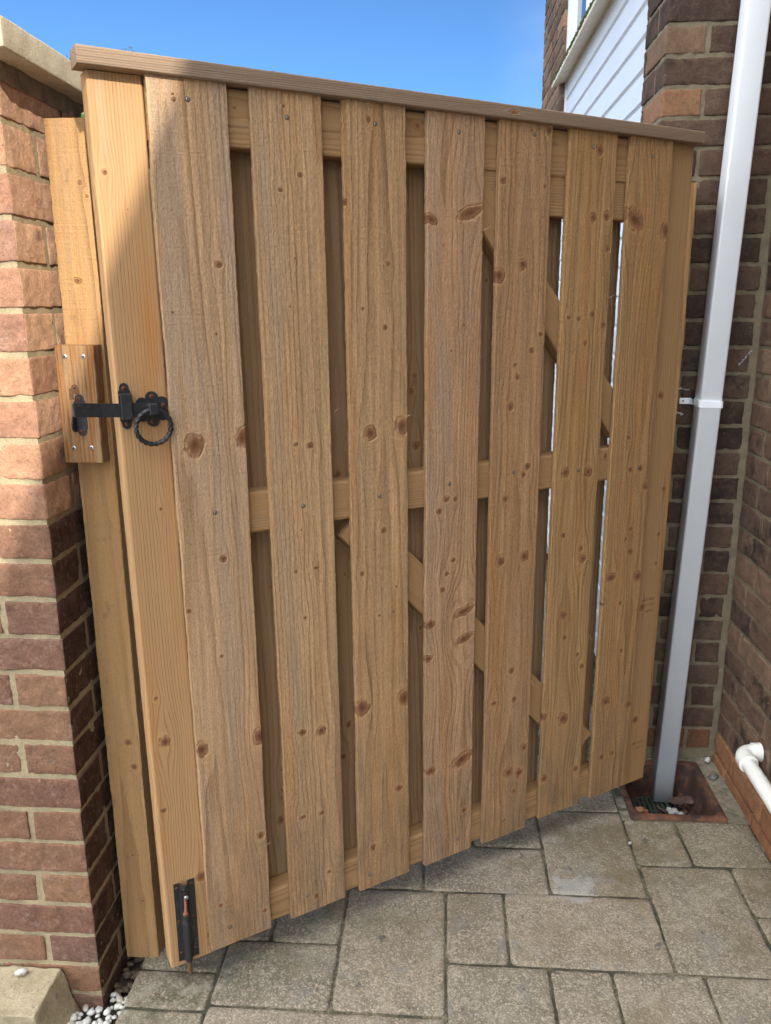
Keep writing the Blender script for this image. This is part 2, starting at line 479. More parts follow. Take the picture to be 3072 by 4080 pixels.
def bricks(name, lst, mats, parent, step=.006, r=.004, amp=.0022, fine=.0012, seed=1, M=None, mortar=None, **kw):
    """lst: (x0,x1,y0,y1,z0,z1, faces string, colour, dark 0..1)"""
    VV = []; FF = []; CC = []; n0 = 0; MI = []; DD = []
    for bi, (x0, x1, y0, y1, z0, z1, fs, cl, dk) in enumerate(lst):
        lo = np.array((x0, y0, z0)); hi = np.array((x1, y1, z1))
        g = [grid1(lo[a], hi[a], step if (hi[a]-lo[a]) > .05 or True else .01, r) for a in range(3)]
        cl0, dk0 = cl, dk
        for f in fs:
            cl, dk = cl0.get(f, cl0['f']) if isinstance(cl0, dict) else (cl0, dk0)
            ax, sd_ = {'l': (0, 0), 'r': (0, 1), 'f': (1, 0), 'b': (1, 1), 'd': (2, 0), 'u': (2, 1)}[f]
            o1, o2 = [(1, 2), (2, 0), (0, 1)][ax]
            A, B = np.meshgrid(g[o1], g[o2], indexing='ij')
            P = np.zeros((A.size, 3)); P[:, o1] = A.ravel(); P[:, o2] = B.ravel(); P[:, ax] = hi[ax] if sd_ else lo[ax]
            inn = np.clip(P, lo+r, hi-r); d = P-inn; ln = np.linalg.norm(d, axis=1, keepdims=True)
            nrm = d/np.maximum(ln, 1e-9)
            # face normal where flat
            Pr = inn + nrm*r
            q = Pr + bi*3.17
            dis = amp*(vnoise(q*38, seed)-.5)*2 + fine*(vnoise(q*120, seed+1)-.5)*2 + fine*.7*(vnoise(q*260, seed+2)-.5)*2
            edge = np.clip(1-np.abs(np.min(np.concatenate([Pr-lo, hi-Pr], 1)[:, [k for k in range(6) if k % 3 != ax]], axis=1))/.012, 0, 1)
            dis -= edge*amp*1.6*np.clip(vnoise(q*55, seed+7)-.35, 0, 1)
            Pn = Pr + nrm*dis[:, None]
            na, nb = A.shape
            I = np.arange(na*nb).reshape(na, nb)
            qd = np.stack([I[:-1, :-1], I[1:, :-1], I[1:, 1:], I[:-1, 1:]], -1).reshape(-1, 4)
            if not sd_:
                qd = qd[:, ::-1]
            VV.append(Pn); FF.append(qd+n0); n0 += len(Pn)
            CC.append(np.tile((*cl, 1), (len(Pn), 1))); MI.append(np.zeros(len(qd), int))
            DD.append(np.full(len(Pn), dk))
    for (p0, ua, va, nu, nv, am) in (mortar or []):
        # mortar sheet: origin, edge vectors, divisions, amplitude
        p0 = np.array(p0, float); ua = np.array(ua, float); va = np.array(va, float)
        S, T = np.meshgrid(np.linspace(0, 1, nu+1), np.linspace(0, 1, nv+1), indexing='ij')
        P = p0 + S.ravel()[:, None]*ua + T.ravel()[:, None]*va
        nr = np.cross(ua, va); nr /= np.linalg.norm(nr)
        dis = am*(vnoise(P*45, seed+20)-.5)*2 + am*.6*(vnoise(P*150, seed+21)-.5)*2
        P = P + nr*dis[:, None]
        I = np.arange(P.shape[0]).reshape(nu+1, nv+1)
        qd = np.stack([I[:-1, :-1], I[1:, :-1], I[1:, 1:], I[:-1, 1:]], -1).reshape(-1, 4)
        VV.append(P); FF.append(qd+n0); n0 += len(P)
        CC.append(np.tile((.3, .25, .17, 1), (len(P), 1))); MI.append(np.ones(len(qd), int)); DD.append(np.zeros(len(P)))
    o = npmesh(name, np.concatenate(VV), [np.concatenate(FF)], mats, mat_idx=np.concatenate(MI), smooth=True,
               attrs={'bcol': np.concatenate(CC), 'burn': np.concatenate(DD)})
    return link(o, parent, M, **kw)

def brick_mat(name, burn=(.045, .032, .026), light=(.42, .25, .17), sandy=.25, efflo=.5):
    t = NT(name, .9)
    t.b.inputs['Specular IOR Level'].default_value = .2
    P = t.tc('Object')
    bc = t.attr('bcol', 'Color'); bu = t.attr('burn')
    n1 = t.noise(P, 34, 5, .65); n2 = t.noise(P, 210, 4, .7); n3 = t.noise(P, 700, 3, .7)
    c = t.mix(1.0, bc, t.mr(n1, .3, .7, .78, 1.22), 'MULTIPLY')
    c = t.mix(1.0, c, t.mr(n2, .25, .75, .70, 1.30), 'MULTIPLY')
    c = t.mix(1.0, c, t.mr(n3, .25, .75, .82, 1.18), 'MULTIPLY')
    c = t.mix(t.math('MULTIPLY', t.mr(t.noise(P, 90, 5, .7), .54, .70), sandy), c, light)
    bm = t.mr(t.math('ADD', t.noise(P, 14, 5, .7), t.math('MULTIPLY', bu, .5)), .60, .80, 0, 1, True)
    c = t.mix(t.math('MULTIPLY', bm, .85), c, burn)
    pits = t.mr(t.vor(P, 95), .02, .16, 0, 1)
    pm = t.mr(t.noise(P, 60, 2), .5, .6)
    c = t.mix(t.math('MULTIPLY', t.math('SUBTRACT', 1.0, pits), pm), c, t.mix(1.0, c, (.32, .28, .27), 'MULTIPLY'))
    ef = t.math('MULTIPLY', t.mr(t.noise(t.vmath('ADD', P, (3.1, 7.7, 1.3)), 14, 6, .8), .54, .80), t.mr(n2, .38, .68))
    c = t.mix(t.math('MULTIPLY', ef, efflo), c, (.52, .50, .47))
    h = t.math('ADD', t.math('MULTIPLY', n2, 1.0), t.math('MULTIPLY', n3, .5))
    h = t.math('ADD', h, t.math('MULTIPLY', n1, 1.4))
    h = t.math('ADD', h, t.math('MULTIPLY', pits, .5))
    return t.done(c, t.bump(h, .9, .0022))

def mortar_mat(name, c1, c2, green=0.0):
    t = NT(name, .95)
    P = t.tc('Object')
    n1 = t.noise(P, 25, 5, .7); n2 = t.noise(P, 350, 4, .75)
    c = t.mix(t.mr(n1, .35, .65), c1, c2)
    c = t.mix(1.0, c, t.mr(n2, .25, .75, .68, 1.30), 'MULTIPLY')
    if green:
        c = t.mix(t.math('MULTIPLY', t.mr(t.noise(P, 9, 5, .7), .5, .65), green), c, (.10, .12, .05))
    return t.done(c, t.bump(t.math('ADD', n2, t.math('MULTIPLY', t.noise(P, 90, 4), 1.2)), .9, .002))
KN = {1:[(0.0428,1.7691,0.0034,1,0),(0.0411,1.7781,0.0028,0.7,0),(0.1046,1.5059,0.0057,1,0),(0.0929,1.3845,0.0026,1,0),(0.0152,1.4239,0.0019,1,0),(0.0391,1.1845,0.0152,1.2,0),(0.1322,1.1912,0.0113,1.6,0),(0.0809,0.9571,0.006,1,0),(0.0057,0.8625,0.0045,1,0),(0.0651,0.7546,0.0032,1,0),(0.0117,0.5614,0.0124,1.2,0),(0.1359,0.5545,0.012,1.5,0),(0.1266,0.3174,0.0073,1,0),(0.0299,0.1803,0.0046,1,0),(0.1272,0.1241,0.0048,1,0)],
2:[(0.0612,1.7792,0.0024,1.2,0),(0.0891,1.6659,0.0045,0.8,0),(0.0486,1.6381,0.0038,1,0),(0.0729,1.5191,0.002,1,0),(0.0601,1.4316,0.002,1,0),(0.0626,1.167,0.0044,1,0),(0.0925,1.1614,0.0067,0.8,0),(0.0683,0.991,0.0023,1,0),(0.0528,0.9043,0.0032,1,0),(0.0988,0.9044,0.0056,0.5,0),(0.07,0.7991,0.0033,1,0),(0.0539,0.536,0.0088,0.7,0),(0.099,0.5264,0.0099,1,0),(0.0481,0.3277,0.0075,0.6,0),(0.0942,0.3221,0.0057,1,0),(0.1077,0.1616,0.005,0.8,0),(0.0743,0.1099,0.004,1.5,0)],
3:[(0.0548,1.7741,0.0045,1.3,0),(0.003,1.625,0.0033,2,0),(0.0975,1.5124,0.0043,1,0),(0.0375,1.4268,0.0036,1,0),(0.0895,1.3881,0.0037,1.6,0),(0.0525,1.175,0.0132,1.1,0),(0.1286,1.1845,0.0134,1.2,0),(0.0817,0.9611,0.0058,1,0),(0.0282,0.8724,0.005,1,0),(0.1136,0.8272,0.0026,1,0),(0.105,0.7697,0.0035,1,0),(0.0695,0.7681,0.0026,1,0),(0.022,0.5552,0.0174,1,0),(0.1337,0.551,0.0141,1.3,0),(0.1175,0.3181,0.008,1,0),(0.0468,0.1817,0.0061,1.4,0)],
4:[(0.014,1.6012,0.0128,0.45,-22),(0.111,1.618,0.0247,0.28,20),(0.045,1.552,0.0022,1,0),(0.1007,1.3899,0.0039,0.7,0),(0.0681,1.3374,0.0023,1,0),(0.0415,0.9854,0.006,1,0),(0.061,1.0106,0.0077,0.8,0),(0.0848,1.0087,0.0043,1,0),(0.0797,0.8639,0.0054,1,0),(0.0636,0.8342,0.0054,1,0),(0.0539,0.7966,0.0063,1,0),(0.0204,0.7191,0.0119,0.8,0),(0.1135,0.7324,0.0187,0.3,18),(0.0148,0.6337,0.0112,0.7,0),(0.1164,0.6624,0.0172,0.3,15),(0.0237,0.3369,0.0162,0.55,0),(0.1191,0.3402,0.0228,0.35,20),(0.1264,0.1933,0.0065,1,0)],
5:[(0.1377,1.7929,0.0058,1.3,0),(0.0896,1.7905,0.0029,1,0),(0.018,1.6861,0.0066,1,0),(0.1324,1.681,0.0038,1,0),(0.0784,1.517,0.0093,1.2,0),(0.0133,1.4929,0.0146,1,0),(0.1362,1.3654,0.0058,0.8,0),(0.1123,1.33,0.0058,1,0),(0.0644,1.2998,0.0041,1,0),(0.0735,1.2724,0.005,1.5,0),(0.0564,1.2053,0.0085,1,0),(0.113,1.0618,0.008,1,0),(0.1014,1.043,0.0063,1,0),(0.0501,0.991,0.0063,1,0),(0.042,0.8386,0.0121,1,0),(0.1136,0.8385,0.0114,1,0),(0.0874,0.5438,0.0071,1,0),(0.0982,0.462,0.0063,1,0),(0.0353,0.4672,0.0072,0.6,0),(0.1363,0.3142,0.0087,1,0),(0.0886,0.256,0.0121,1,0),(0.1226,0.2438,0.0111,1,0),(0.1079,0.1937,0.0056,1,0)],
6:[(0.0984,1.7658,0.0084,1.3,0),(0.0913,1.6234,0.0088,1,0),(0.1296,1.627,0.0088,1.1,0),(0.1399,1.5561,0.0066,1,0),(0.031,1.4012,0.005,1,0),(0.061,1.3987,0.0059,0.8,0),(0.1037,1.4076,0.0059,1,0),(0.1395,1.3835,0.0069,0.8,0),(0.0853,1.3418,0.0043,1.3,0),(0.0447,1.0344,0.0121,1,0),(0.119,1.0275,0.0114,1,0),(0.0475,0.8742,0.0068,1,0),(0.1186,0.8021,0.01,1,0),(0.1102,0.8306,0.007,1,0),(0.0611,0.6598,0.0092,1,0),(0.0699,0.5952,0.0063,1,0),(0.1167,0.5377,0.0064,0.8,0),(0.1355,0.5001,0.0065,1,0),(0.08,0.3604,0.0145,1,0),(0.0072,0.3833,0.0131,1,0),(0.0236,0.1988,0.0103,1,0),(0.1356,0.1927,0.0082,1,0)],
7:[(0.0382,1.6247,0.0247,0.4,-30),(0.1464,1.6015,0.0119,0.9,20),(0.081,1.0179,0.0069,1,0),(0.1158,1.0179,0.0079,1,0),(0.1413,0.9657,0.0091,0.9,0),(0.0664,1.1033,0.0048,1,0),(0.098,0.8571,0.0062,1,0),(0.082,0.8316,0.0052,1,0),(0.1024,0.794,0.0084,1,0),(0.0375,0.7329,0.0167,0.6,0),(0.1371,0.7192,0.0129,1,0),(0.0104,0.6615,0.0095,0.4,0),(0.0781,0.6536,0.0054,1,0),(0.048,0.199,0.0084,1,0),(0.0869,0.1988,0.0072,1,0),(0.0496,0.3701,0.0138,0.8,0),(0.1386,0.3393,0.0118,0.7,0),(0.0944,0.5115,0.0045,1,0)],
'L':[(0.0225,1.6502,0.0052,1,0),(0.0548,1.5934,0.0018,1,0),(0.07,1.0674,0.0036,1,0),(0.0311,0.6896,0.0039,1,0),(0.0407,0.591,0.0114,1,0),(0.0256,0.4391,0.0051,1,0),(0.0933,0.2546,0.0118,1,0),(0.0984,1.33,0.0026,3,0)],
'R':[(0.0904,1.7065,0.0043,1.2,0),(0.0384,1.1966,0.0116,1,0),(0.0783,0.9432,0.0083,1,0),(0.0715,0.8177,0.0064,1,0),(0.0701,0.7327,0.0055,1,0),(0.0372,0.2655,0.0134,1,0),(0.0305,0.6121,0.0101,1,0)],
}

# ------------------------------------------------------------------ materials
M_board = wood('sawn_fence_board', (.47, .310, .172), (.24, .130, .060), (.45, .250, .108), (.385, .300, .215), 1.0, lat=.8, greyth=(.47, .66), greyamt=.7, warmamt=.65, fib=.19, vert=1.0)
M_board2 = wood('sawn_fence_board_brown', (.43, .270, .140), (.205, .108, .048), (.42, .225, .092), (.35, .27, .185), 1.0, lat=.9, greyth=(.50, .68), greyamt=.6, warmamt=.7, fib=.19, vert=1.0)
M_board3 = wood('sawn_fence_board_golden', (.40, .243, .112), (.20, .103, .042), (.39, .205, .078), (.32, .245, .165), 1.0, lat=.8, greyth=(.56, .72), greyamt=.5, warmamt=.8, fib=.18, vert=1.0)
def bwood(name, k, hue, gam, gth, lat=.78, wa=.7):
    b = (.46*k, .284*k*hue[0], .150*k*hue[1]); l = (b[0]*.44, b[1]*.37, b[2]*.29); wm = (b[0]*.98, b[1]*.80, b[2]*.58); g = (b[0]*.82, b[1]*.93, b[2]*1.14)
    return wood(name, b, l, wm, g, 1.0, lat=lat, greyth=gth, greyamt=gam, warmamt=wa, fib=.21, vert=1.0)
MBD = [bwood('board_silvered', 1.05, (1.03, 1.08), .7, (.45, .62)), bwood('board_tan', .99, (1.02, 1.0), .7, (.49, .66)), bwood('board_warm_tan', .94, (1.0, .95), .65, (.50, .68)),
       bwood('board_pinkish', .95, (.98, 1.0), .75, (.48, .66)), bwood('board_brown', .83, (.95, .88), .55, (.52, .70)), bwood('board_golden', .83, (.97, .80), .5, (.55, .72)), bwood('board_golden_brown', .80, (.95, .78), .5, (.54, .72))]
M_rear = wood('brown_rear_board', (.34, .205, .105), (.17, .09, .04), (.34, .185, .080), (.27, .20, .13), .8, lat=.8, greyamt=.4)  # plain darker brown for the rear boards
M_plan = wood('planed_orange_timber', (.43, .255, .120), (.25, .115, .040), (.42, .190, .060), (.41, .29, .19), .15, lat=.75, greyth=(.55, .75), greyamt=.6, warmamt=1.0, fib=.06)
M_rail = wood('planed_rail_timber', (.355, .215, .100), (.19, .095, .035), (.36, .188, .070), (.33, .25, .16), .2, lat=.9, greyth=(.55, .75), greyamt=.5, warmamt=.6, fib=.05)
M_cap = wood('weathered_cap_timber', (.255, .180, .122), (.17, .112, .072), (.225, .145, .092), (.23, .18, .135), .3, lat=.5, greyth=(.45, .7), greyamt=.5, warmamt=.4, fib=.06)
M_post = wood('sawn_yellow_post', (.42, .245, .105), (.22, .110, .042), (.43, .215, .070), (.31, .22, .14), .9, lat=.7, greyth=(.52, .7), greyamt=.5, warmamt=.6, stain=.55)
M_block = wood('wet_orange_block', (.30, .145, .055), (.085, .036, .014), (.32, .115, .028), (.34, .22, .115), .7, lat=1.0, greyth=(.50, .60), greyamt=.8, warmamt=1.0, fib=.10, stain=.35)
M_iron = simple('black_iron', (.016, .017, .020), .48, .0, .3, 120, .0006, c2=(.06, .055, .055), th=(.57, .68))
M_rust = simple('rusty_screw', (.13, .045, .020), .85, 0, .4, 500, .0005)
M_dark = simple('screw_recess', (.012, .010, .010), .8)
M_zinc = simple('zinc_screw', (.50, .52, .55), .35, .9, .15, 400)
M_rustknob = simple('rusty_knob', (.20, .065, .035), .7, 0, .25, 300, .0004)
M_pvc = simple('white_upvc', (.86, .90, .94), .28, 0, .02, 8, c2=(.70, .74, .78), th=(.66, .8))
M_pvcw = simple('white_waste_plastic', (.78, .78, .74), .35, 0, .04, 40, c2=(.5, .49, .44), th=(.62, .8))
M_clad = simple('white_cladding', (.66, .67, .70), .35, 0, .03, 5)
M_cream = simple('cream_sill', (.70, .62, .48), .5, 0, .10, 14, c2=(.42, .33, .20), th=(.58, .74))
M_moss = simple('moss', (.07, .085, .02), .95, 0, .5, 160, .002)
M_stamp = simple('stamp_ink', (.10, .055, .025), .9)
M_rustiron = simple('rusty_gully_iron', (.135, .055, .027), .85, 0, .45, 45, .0025, c2=(.040, .022, .017), th=(.40, .58))
M_grate = simple('grate_plastic', (.035, .045, .038), .6, 0, .4, 60, .001)
M_green = simple('leaf_green', (.045, .13, .03), .45, 0, .3, 60)
M_leaf = simple('dead_leaf', (.085, .050, .040), .8, 0, .4, 70, .001)
M_chip = simple('brick_chip', (.50, .24, .13), .9, 0, .2, 120, .001)
M_chalk = simple('pale_stone', (.46, .46, .44), .9, 0, .3, 80, .001, c2=(.12, .12, .12))
M_pebble = simple('white_pebble', (.58, .58, .55), .7, 0, .22, 60, .001, c2=(.36, .31, .23), th=(.50, .64))
M_glass = simple('window_glass', (.05, .07, .09), .06)
M_split = simple('raw_splinter', (.44, .32, .19), .8)
M_soil = simple('dark_soil', (.05, .04, .03), .95, 0, .4, 40, .003)
M_roof = simple('roof_tiles', (.14, .085, .065), .85, 0, .3, 6, .004)
M_splat = simple('white_sealant', (.42, .42, .41), .6, 0, .1, 60)
M_bark = simple('bark', (.10, .07, .05), .9, 0, .3, 20, .004)
M_needle = simple('needles', (.06, .12, .05), .7, 0, .4, 9)
M_brickL = brick_mat('orange_brick', burn=(.13, .075, .06), light=(.40, .25, .17), sandy=.45, efflo=.4)
M_brickR = brick_mat('dark_brown_brick', burn=(.030, .022, .020), light=(.20, .13, .10), sandy=.25, efflo=.22)
M_mortL = mortar_mat('sandy_mortar', (.40, .32, .19), (.30, .24, .145), .12)
M_mortR = mortar_mat('buff_mortar', (.215, .172, .108), (.15, .122, .08), .10)

def brick_plain(name):
    t = NT(name, .9)
    P = t.tc('Object')
    sx = t.n.new('ShaderNodeSeparateXYZ'); t.l.new(P, sx.inputs[0])
    cb = t.n.new('ShaderNodeCombineXYZ')
    t.put(cb.inputs[0], t.math('ADD', sx.outputs[0], sx.outputs[1])); t.put(cb.inputs[1], sx.outputs[2])
    b = t.n.new('ShaderNodeTexBrick')
    t.l.new(cb.outputs[0], b.inputs['Vector'])
    b.inputs['Scale'].default_value = 1; b.inputs['Brick Width'].default_value = .225
    b.inputs['Row Height'].default_value = .075; b.inputs['Mortar Size'].default_value = .005
    b.inputs['Color1'].default_value = (.13, .08, .06, 1); b.inputs['Color2'].default_value = (.06, .042, .035, 1)
    b.inputs['Mortar'].default_value = (.24, .19, .12, 1)
    c = t.mix(1.0, b.outputs[0], t.mr(t.noise(P, 40, 5), .3, .7, .7, 1.3), 'MULTIPLY')
    return t.done(c)
M_bplain = brick_plain('plain_brickwork')

# ------------------------------------------------------------------ ground
HX0, HX1, HY0, HY1 = .556, .829, 2.068, 2.372      # gully opening
def sheet_with_hole(name, xs, ys, z, mat, skip, **kw):
    mb = MB()
    for i in range(len(xs)-1):
        for j in range(len(ys)-1):
            if (i, j) in skip:
                continue
            mb.add([(xs[i], ys[j], z), (xs[i+1], ys[j], z), (xs[i+1], ys[j+1], z), (xs[i], ys[j+1], z)], [(0, 1, 2, 3)])
    return mb.obj(name, mat, **kw)
sheet_with_hole('ground', [-400, HX0, HX1, 400], [-400, HY0, HY1, 400], -.045, M_soil, {(1, 1)}, kind='structure')

def paving_mat():
    t = NT('reconstituted_stone', .92)
    P = t.tc('Object')
    big = t.noise(P, 3.2, 5, .65); mid = t.noise(P, 22, 5, .7); fine = t.noise(P, 330, 5, .85); agg = t.vor(P, 260, 'Color')
    sep = t.n.new('ShaderNodeSeparateColor'); t.l.new(agg, sep.inputs[0])
    bc = t.attr('bcol', 'Color')
    c = t.mix(t.mr(mid, .35, .65), (.170, .143, .104), (.275, .235, .174))
    c = t.mix(1.0, c, bc, 'MULTIPLY')
    c = t.mix(1.0, c, t.mr(big, .36, .64, .80, 1.20), 'MULTIPLY')
    c = t.mix(t.math('MULTIPLY', t.mr(sep.outputs[0], .45, .9), .65), c, (.46, .40, .31))
    c = t.mix(t.math('MULTIPLY', t.mr(sep.outputs[1], .62, .95), .55), c, (.14, .12, .10))
    c = t.mix(1.0, c, t.mr(fine, .3, .7, .35, 1.65), 'MULTIPLY')
    blk = t.mr(t.vor(P, 60), .05, .14, 1, 0)
    c = t.mix(t.math('MULTIPLY', blk, t.mr(t.noise(P, 14, 4, .7), .52, .62, 0, .75)), c, (.075, .062, .045))
    olive = t.mr(t.noise(t.vmath('ADD', P, (1.3, 4.4, 0)), 6.5, 7, .76), .50, .66, 0, .55, True)
    c = t.mix(olive, c, t.mix(t.mr(fine, .3, .7), (.14, .112, .060), (.25, .20, .115)))
    grey = t.mr(t.noise(t.vmath('ADD', P, (8.1, 2.9, 0)), 9, 5, .7), .55, .68, 0, .6, True)
    c = t.mix(grey, c, (.19, .185, .175))
    stn = t.mr(t.noise(t.vmath('ADD', P, (3.7, 9.2, 0)), 16, 3, .6), .645, .69, 0, .7, True)
    c = t.mix(stn, c, (.070, .068, .064))
    so_ = t.math('MULTIPLY', t.attr('silt'), t.mr(t.noise(P, 13, 6, .75), .36, .60))
    c = t.mix(so_, c, t.mix(t.mr(fine, .3, .7), (.085, .064, .028), (.20, .155, .078)))
    # moss by the gate foot and along joints
    ms = t.attr('moss')
    c = t.mix(t.math('MULTIPLY', ms, t.mr(t.noise(P, 60, 5, .75), .38, .60)), c, (.060, .062, .026))
    ce = t.attr('cement')
    c = t.mix(t.math('MULTIPLY', t.mr(t.math('ADD', ce, t.math('MULTIPLY', t.math('SUBTRACT', mid, .5), 2.6)), .50, .70), .6), c, t.mix(t.mr(fine, .3, .7), (.26, .265, .26), (.46, .47, .46)))
    lt = t.mr(t.noise(t.vmath('ADD', P, (6.6, 1.2, 0)), 11, 6, .75), .52, .66, 0, .6, True)
    c = t.mix(lt, c, t.mix(t.mr(fine, .3, .7), (.22, .19, .145), (.46, .41, .33)))
    h = t.math('ADD', fine, t.math('MULTIPLY', mid, 1.6))
    h = t.math('ADD', h, t.math('MULTIPLY', sep.outputs[0], .35))
    return t.done(c, t.bump(h, .9, .0022))
M_pave = paving_mat()

def joint_mat():
    t = NT('dark_joint', .95)
    P = t.tc('Object')
    c = t.mix(t.mr(t.noise(P, 7, 4, .7), .44, .57), (.050, .048, .034), (.21, .175, .115))
    c = t.mix(t.mr(t.noise(P, 120, 4, .7), .4, .62), c, (.035, .038, .024))
    return t.done(c, t.bump(t.noise(P, 160, 4), .9, .003))
M_joint = joint_mat()
sheet_with_hole('paving_bed', [-.655, HX0, HX1, 1.2], [-6, HY0, HY1, 9], -.0045, M_joint, {(1, 1)}, kind='structure')

mb = MB(); mb.box(-7, -1.36, -12, 1.6, -.042, -.004); mb.box(-1.36, 3, -12, -2.45, -.042, -.004)
mb.obj('bounce_patio', simple('bounce_patio_stone', (.24, .21, .165), .9, 0, .2, 3, .004), kind='structure')  # unseen paving added to bounce warm sunlight onto the gate
SL = [(-.22, .025, 1.369, 1.737), (-.48, -.22, 1.369, 1.55), (-.663, -.48, 1.352, 1.452), (-.663, -.48, 1.452, 1.74),
      (-.48, -.383, 1.55, 1.74), (-.383, -.22, 1.55, 1.74), (.025, .169, 1.512, 1.739), (.169, .533, 1.512, 1.744),
      (-.032, .288, 1.741, 1.919), (-.26, -.032, 1.741, 1.919), (-.52, -.26, 1.741, 1.96), (.288, .531, 1.746, 2.094), (.10, .288, 1.921, 2.094), (-.15, .10, 1.921, 2.15),
      (.531, .677, 1.868, 2.066), (.677, .884, 1.874, 2.066), (.533, .767, 1.511, 1.868), (.767, .884, 1.697, 1.874), (.769, .884, 1.51, 1.697),
      (.025, .253, 1.30, 1.510), (.253, .39, 1.28, 1.510), (.39, .591, 1.22, 1.510), (.591, .884, 1.24, 1.510),
      (-.48, .025, 1.12, 1.367), (-.663, -.48, 1.10, 1.350), (.288, .531, 2.096, 2.40), (.0, .288, 2.096, 2.35), (-.3, 0, 2.15, 2.5)]
r_ = random.Random(5)
# random coursed slabs for the rest of the yard, behind the camera and beyond the gate
def fill(x0, x1, y0, y1):
    y = y0
    while y < y1-.05:
        h = min(r_.choice((.18, .24, .37)), y1-y); x = x0
        while x < x1-.04:
            w = min(r_.choice((.18, .25, .37, .46)), x1-x)
            if x1-(x+w) < .08: w = x1-x
            SL.append((x, x+w, y, y+h)); x += w
        y += h
fill(-.663, .884, -2.4, 1.10)
SL += [(.025, .253, 1.10, 1.298), (.253, .39, 1.10, 1.278), (.39, .591, 1.10, 1.218), (.591, .884, 1.10, 1.238)]
fill(-.663, .57, 2.52, 6.4)
fill(-.663, -.53, 1.75, 2.5)
VV = []; FF = []; CC = []; MS = []; CE = []; SI = []; n0 = 0
GA = np.array((-.492, 1.429)); GT = np.array((math.cos(.58465), math.sin(.58465)))
for si, (x0, x1, y0, y1) in enumerate(SL):
    g = .0015
    near = (y0 < 2.2 and y1 > 1.1)
    stp = .009 if near else .05
    gx = grid1(x0+g, x1-g, stp, .006); gy = grid1(y0+g, y1-g, stp, .006)
    A, B = np.meshgrid(gx, gy, indexing='ij')
    P = np.stack([A.ravel(), B.ravel(), np.zeros(A.size)], 1)
    d = np.minimum(np.minimum(P[:, 0]-x0-g, x1-g-P[:, 0]), np.minimum(P[:, 1]-y0-g, y1-g-P[:, 1]))
    cr = np.minimum(P[:, 0]-x0-g, x1-g-P[:, 0]) + np.minimum(P[:, 1]-y0-g, y1-g-P[:, 1])
    e = np.clip(1-d/.009, 0, 1)
    wob = .0028*(vnoise(P*28+si, 3)-.5)*2
    cxm, cym = (x0+x1)/2, (y0+y1)/2
    sh = np.clip(1-cr/.012, 0, 1)*.003
    P[:, 0] += np.sign(cxm-P[:, 0])*(np.abs(wob)*e + sh); P[:, 1] += np.sign(cym-P[:, 1])*(np.abs(wob)*e + sh)
    ed = np.clip(1-d/(.0035+.004*vnoise(P*20+si, 8)), 0, 1)
    z = -.0050*ed**2.0 + .0016*(vnoise(P*16+si, 4)-.5)*2 + .0008*(vnoise(P*55, 6)-.5)*2 + r_.uniform(-.0009, .0009)
    P[:, 2] = z
    na, nb = A.shape
    I = np.arange(na*nb).reshape(na, nb)
    qd = np.stack([I[:-1, :-1], I[1:, :-1], I[1:, 1:], I[:-1, 1:]], -1).reshape(-1, 4)
    # skirt
    bo = np.concatenate([I[:, 0], I[-1, 1:], I[-2::-1, -1], I[0, -2:0:-1]])
    sk = P[bo].copy(); sk[:, 2] = -.03
    k = len(P); m = len(bo); ii = np.arange(m); jj = (ii+1) % m
    qs = np.stack([bo[ii], k+ii, k+jj, bo[jj]], -1)
    P = np.concatenate([P, sk])
    v = r_.uniform(.82, 1.14); cl = np.array((v*r_.uniform(.98, 1.04), v, v*r_.uniform(.94, 1.02), 1))
    VV.append(P); FF += [qd+n0, qs+n0]; n0 += len(P)
    CC.append(np.tile(cl, (len(P), 1)))
    gd = np.abs((P[:, :2]-GA) @ np.array((-GT[1], GT[0])) + .0); gs = (P[:, :2]-GA) @ GT
    mo = np.exp(-(gd/.075)**2)*np.clip(1-np.abs(gs+.02)/.45, 0, 1)*1.1
    mo = np.maximum(mo, np.clip(1-np.concatenate([d, np.zeros(m)])/.012, 0, 1)*.55*np.clip(vnoise(P*5, 12)*2-.6, 0, 1))
    MS.append(np.clip(mo, 0, 1))
    SI.append(np.clip(sum(a*np.exp(-((P[:, 0]-x)**2/(sx*sx)+(P[:, 1]-y)**2/(sy*sy))) for x, y, sx, sy, a in ((.40, 2.0, .13, .08, 1.0), (.49, 1.80, .07, .10, .9), (.60, 1.95, .10, .12, .9), (.70, 1.62, .05, .12, .6), (.30, 1.62, .08, .05, .5), (-.12, 1.62, .12, .05, .5), (.82, 1.80, .06, .2, .6))), 0, 1))
    CE.append(np.exp(-(((P[:, 0]-.345)/.062)**2 + ((P[:, 1]-1.765)/.075)**2))*1.0)
pav = npmesh('paving', np.concatenate(VV), FF, M_pave, smooth=True, attrs={'bcol': np.concatenate(CC), 'moss': np.concatenate(MS)*.8, 'silt': np.concatenate(SI), 'cement': np.concatenate(CE)})
link(pav, kind='structure')
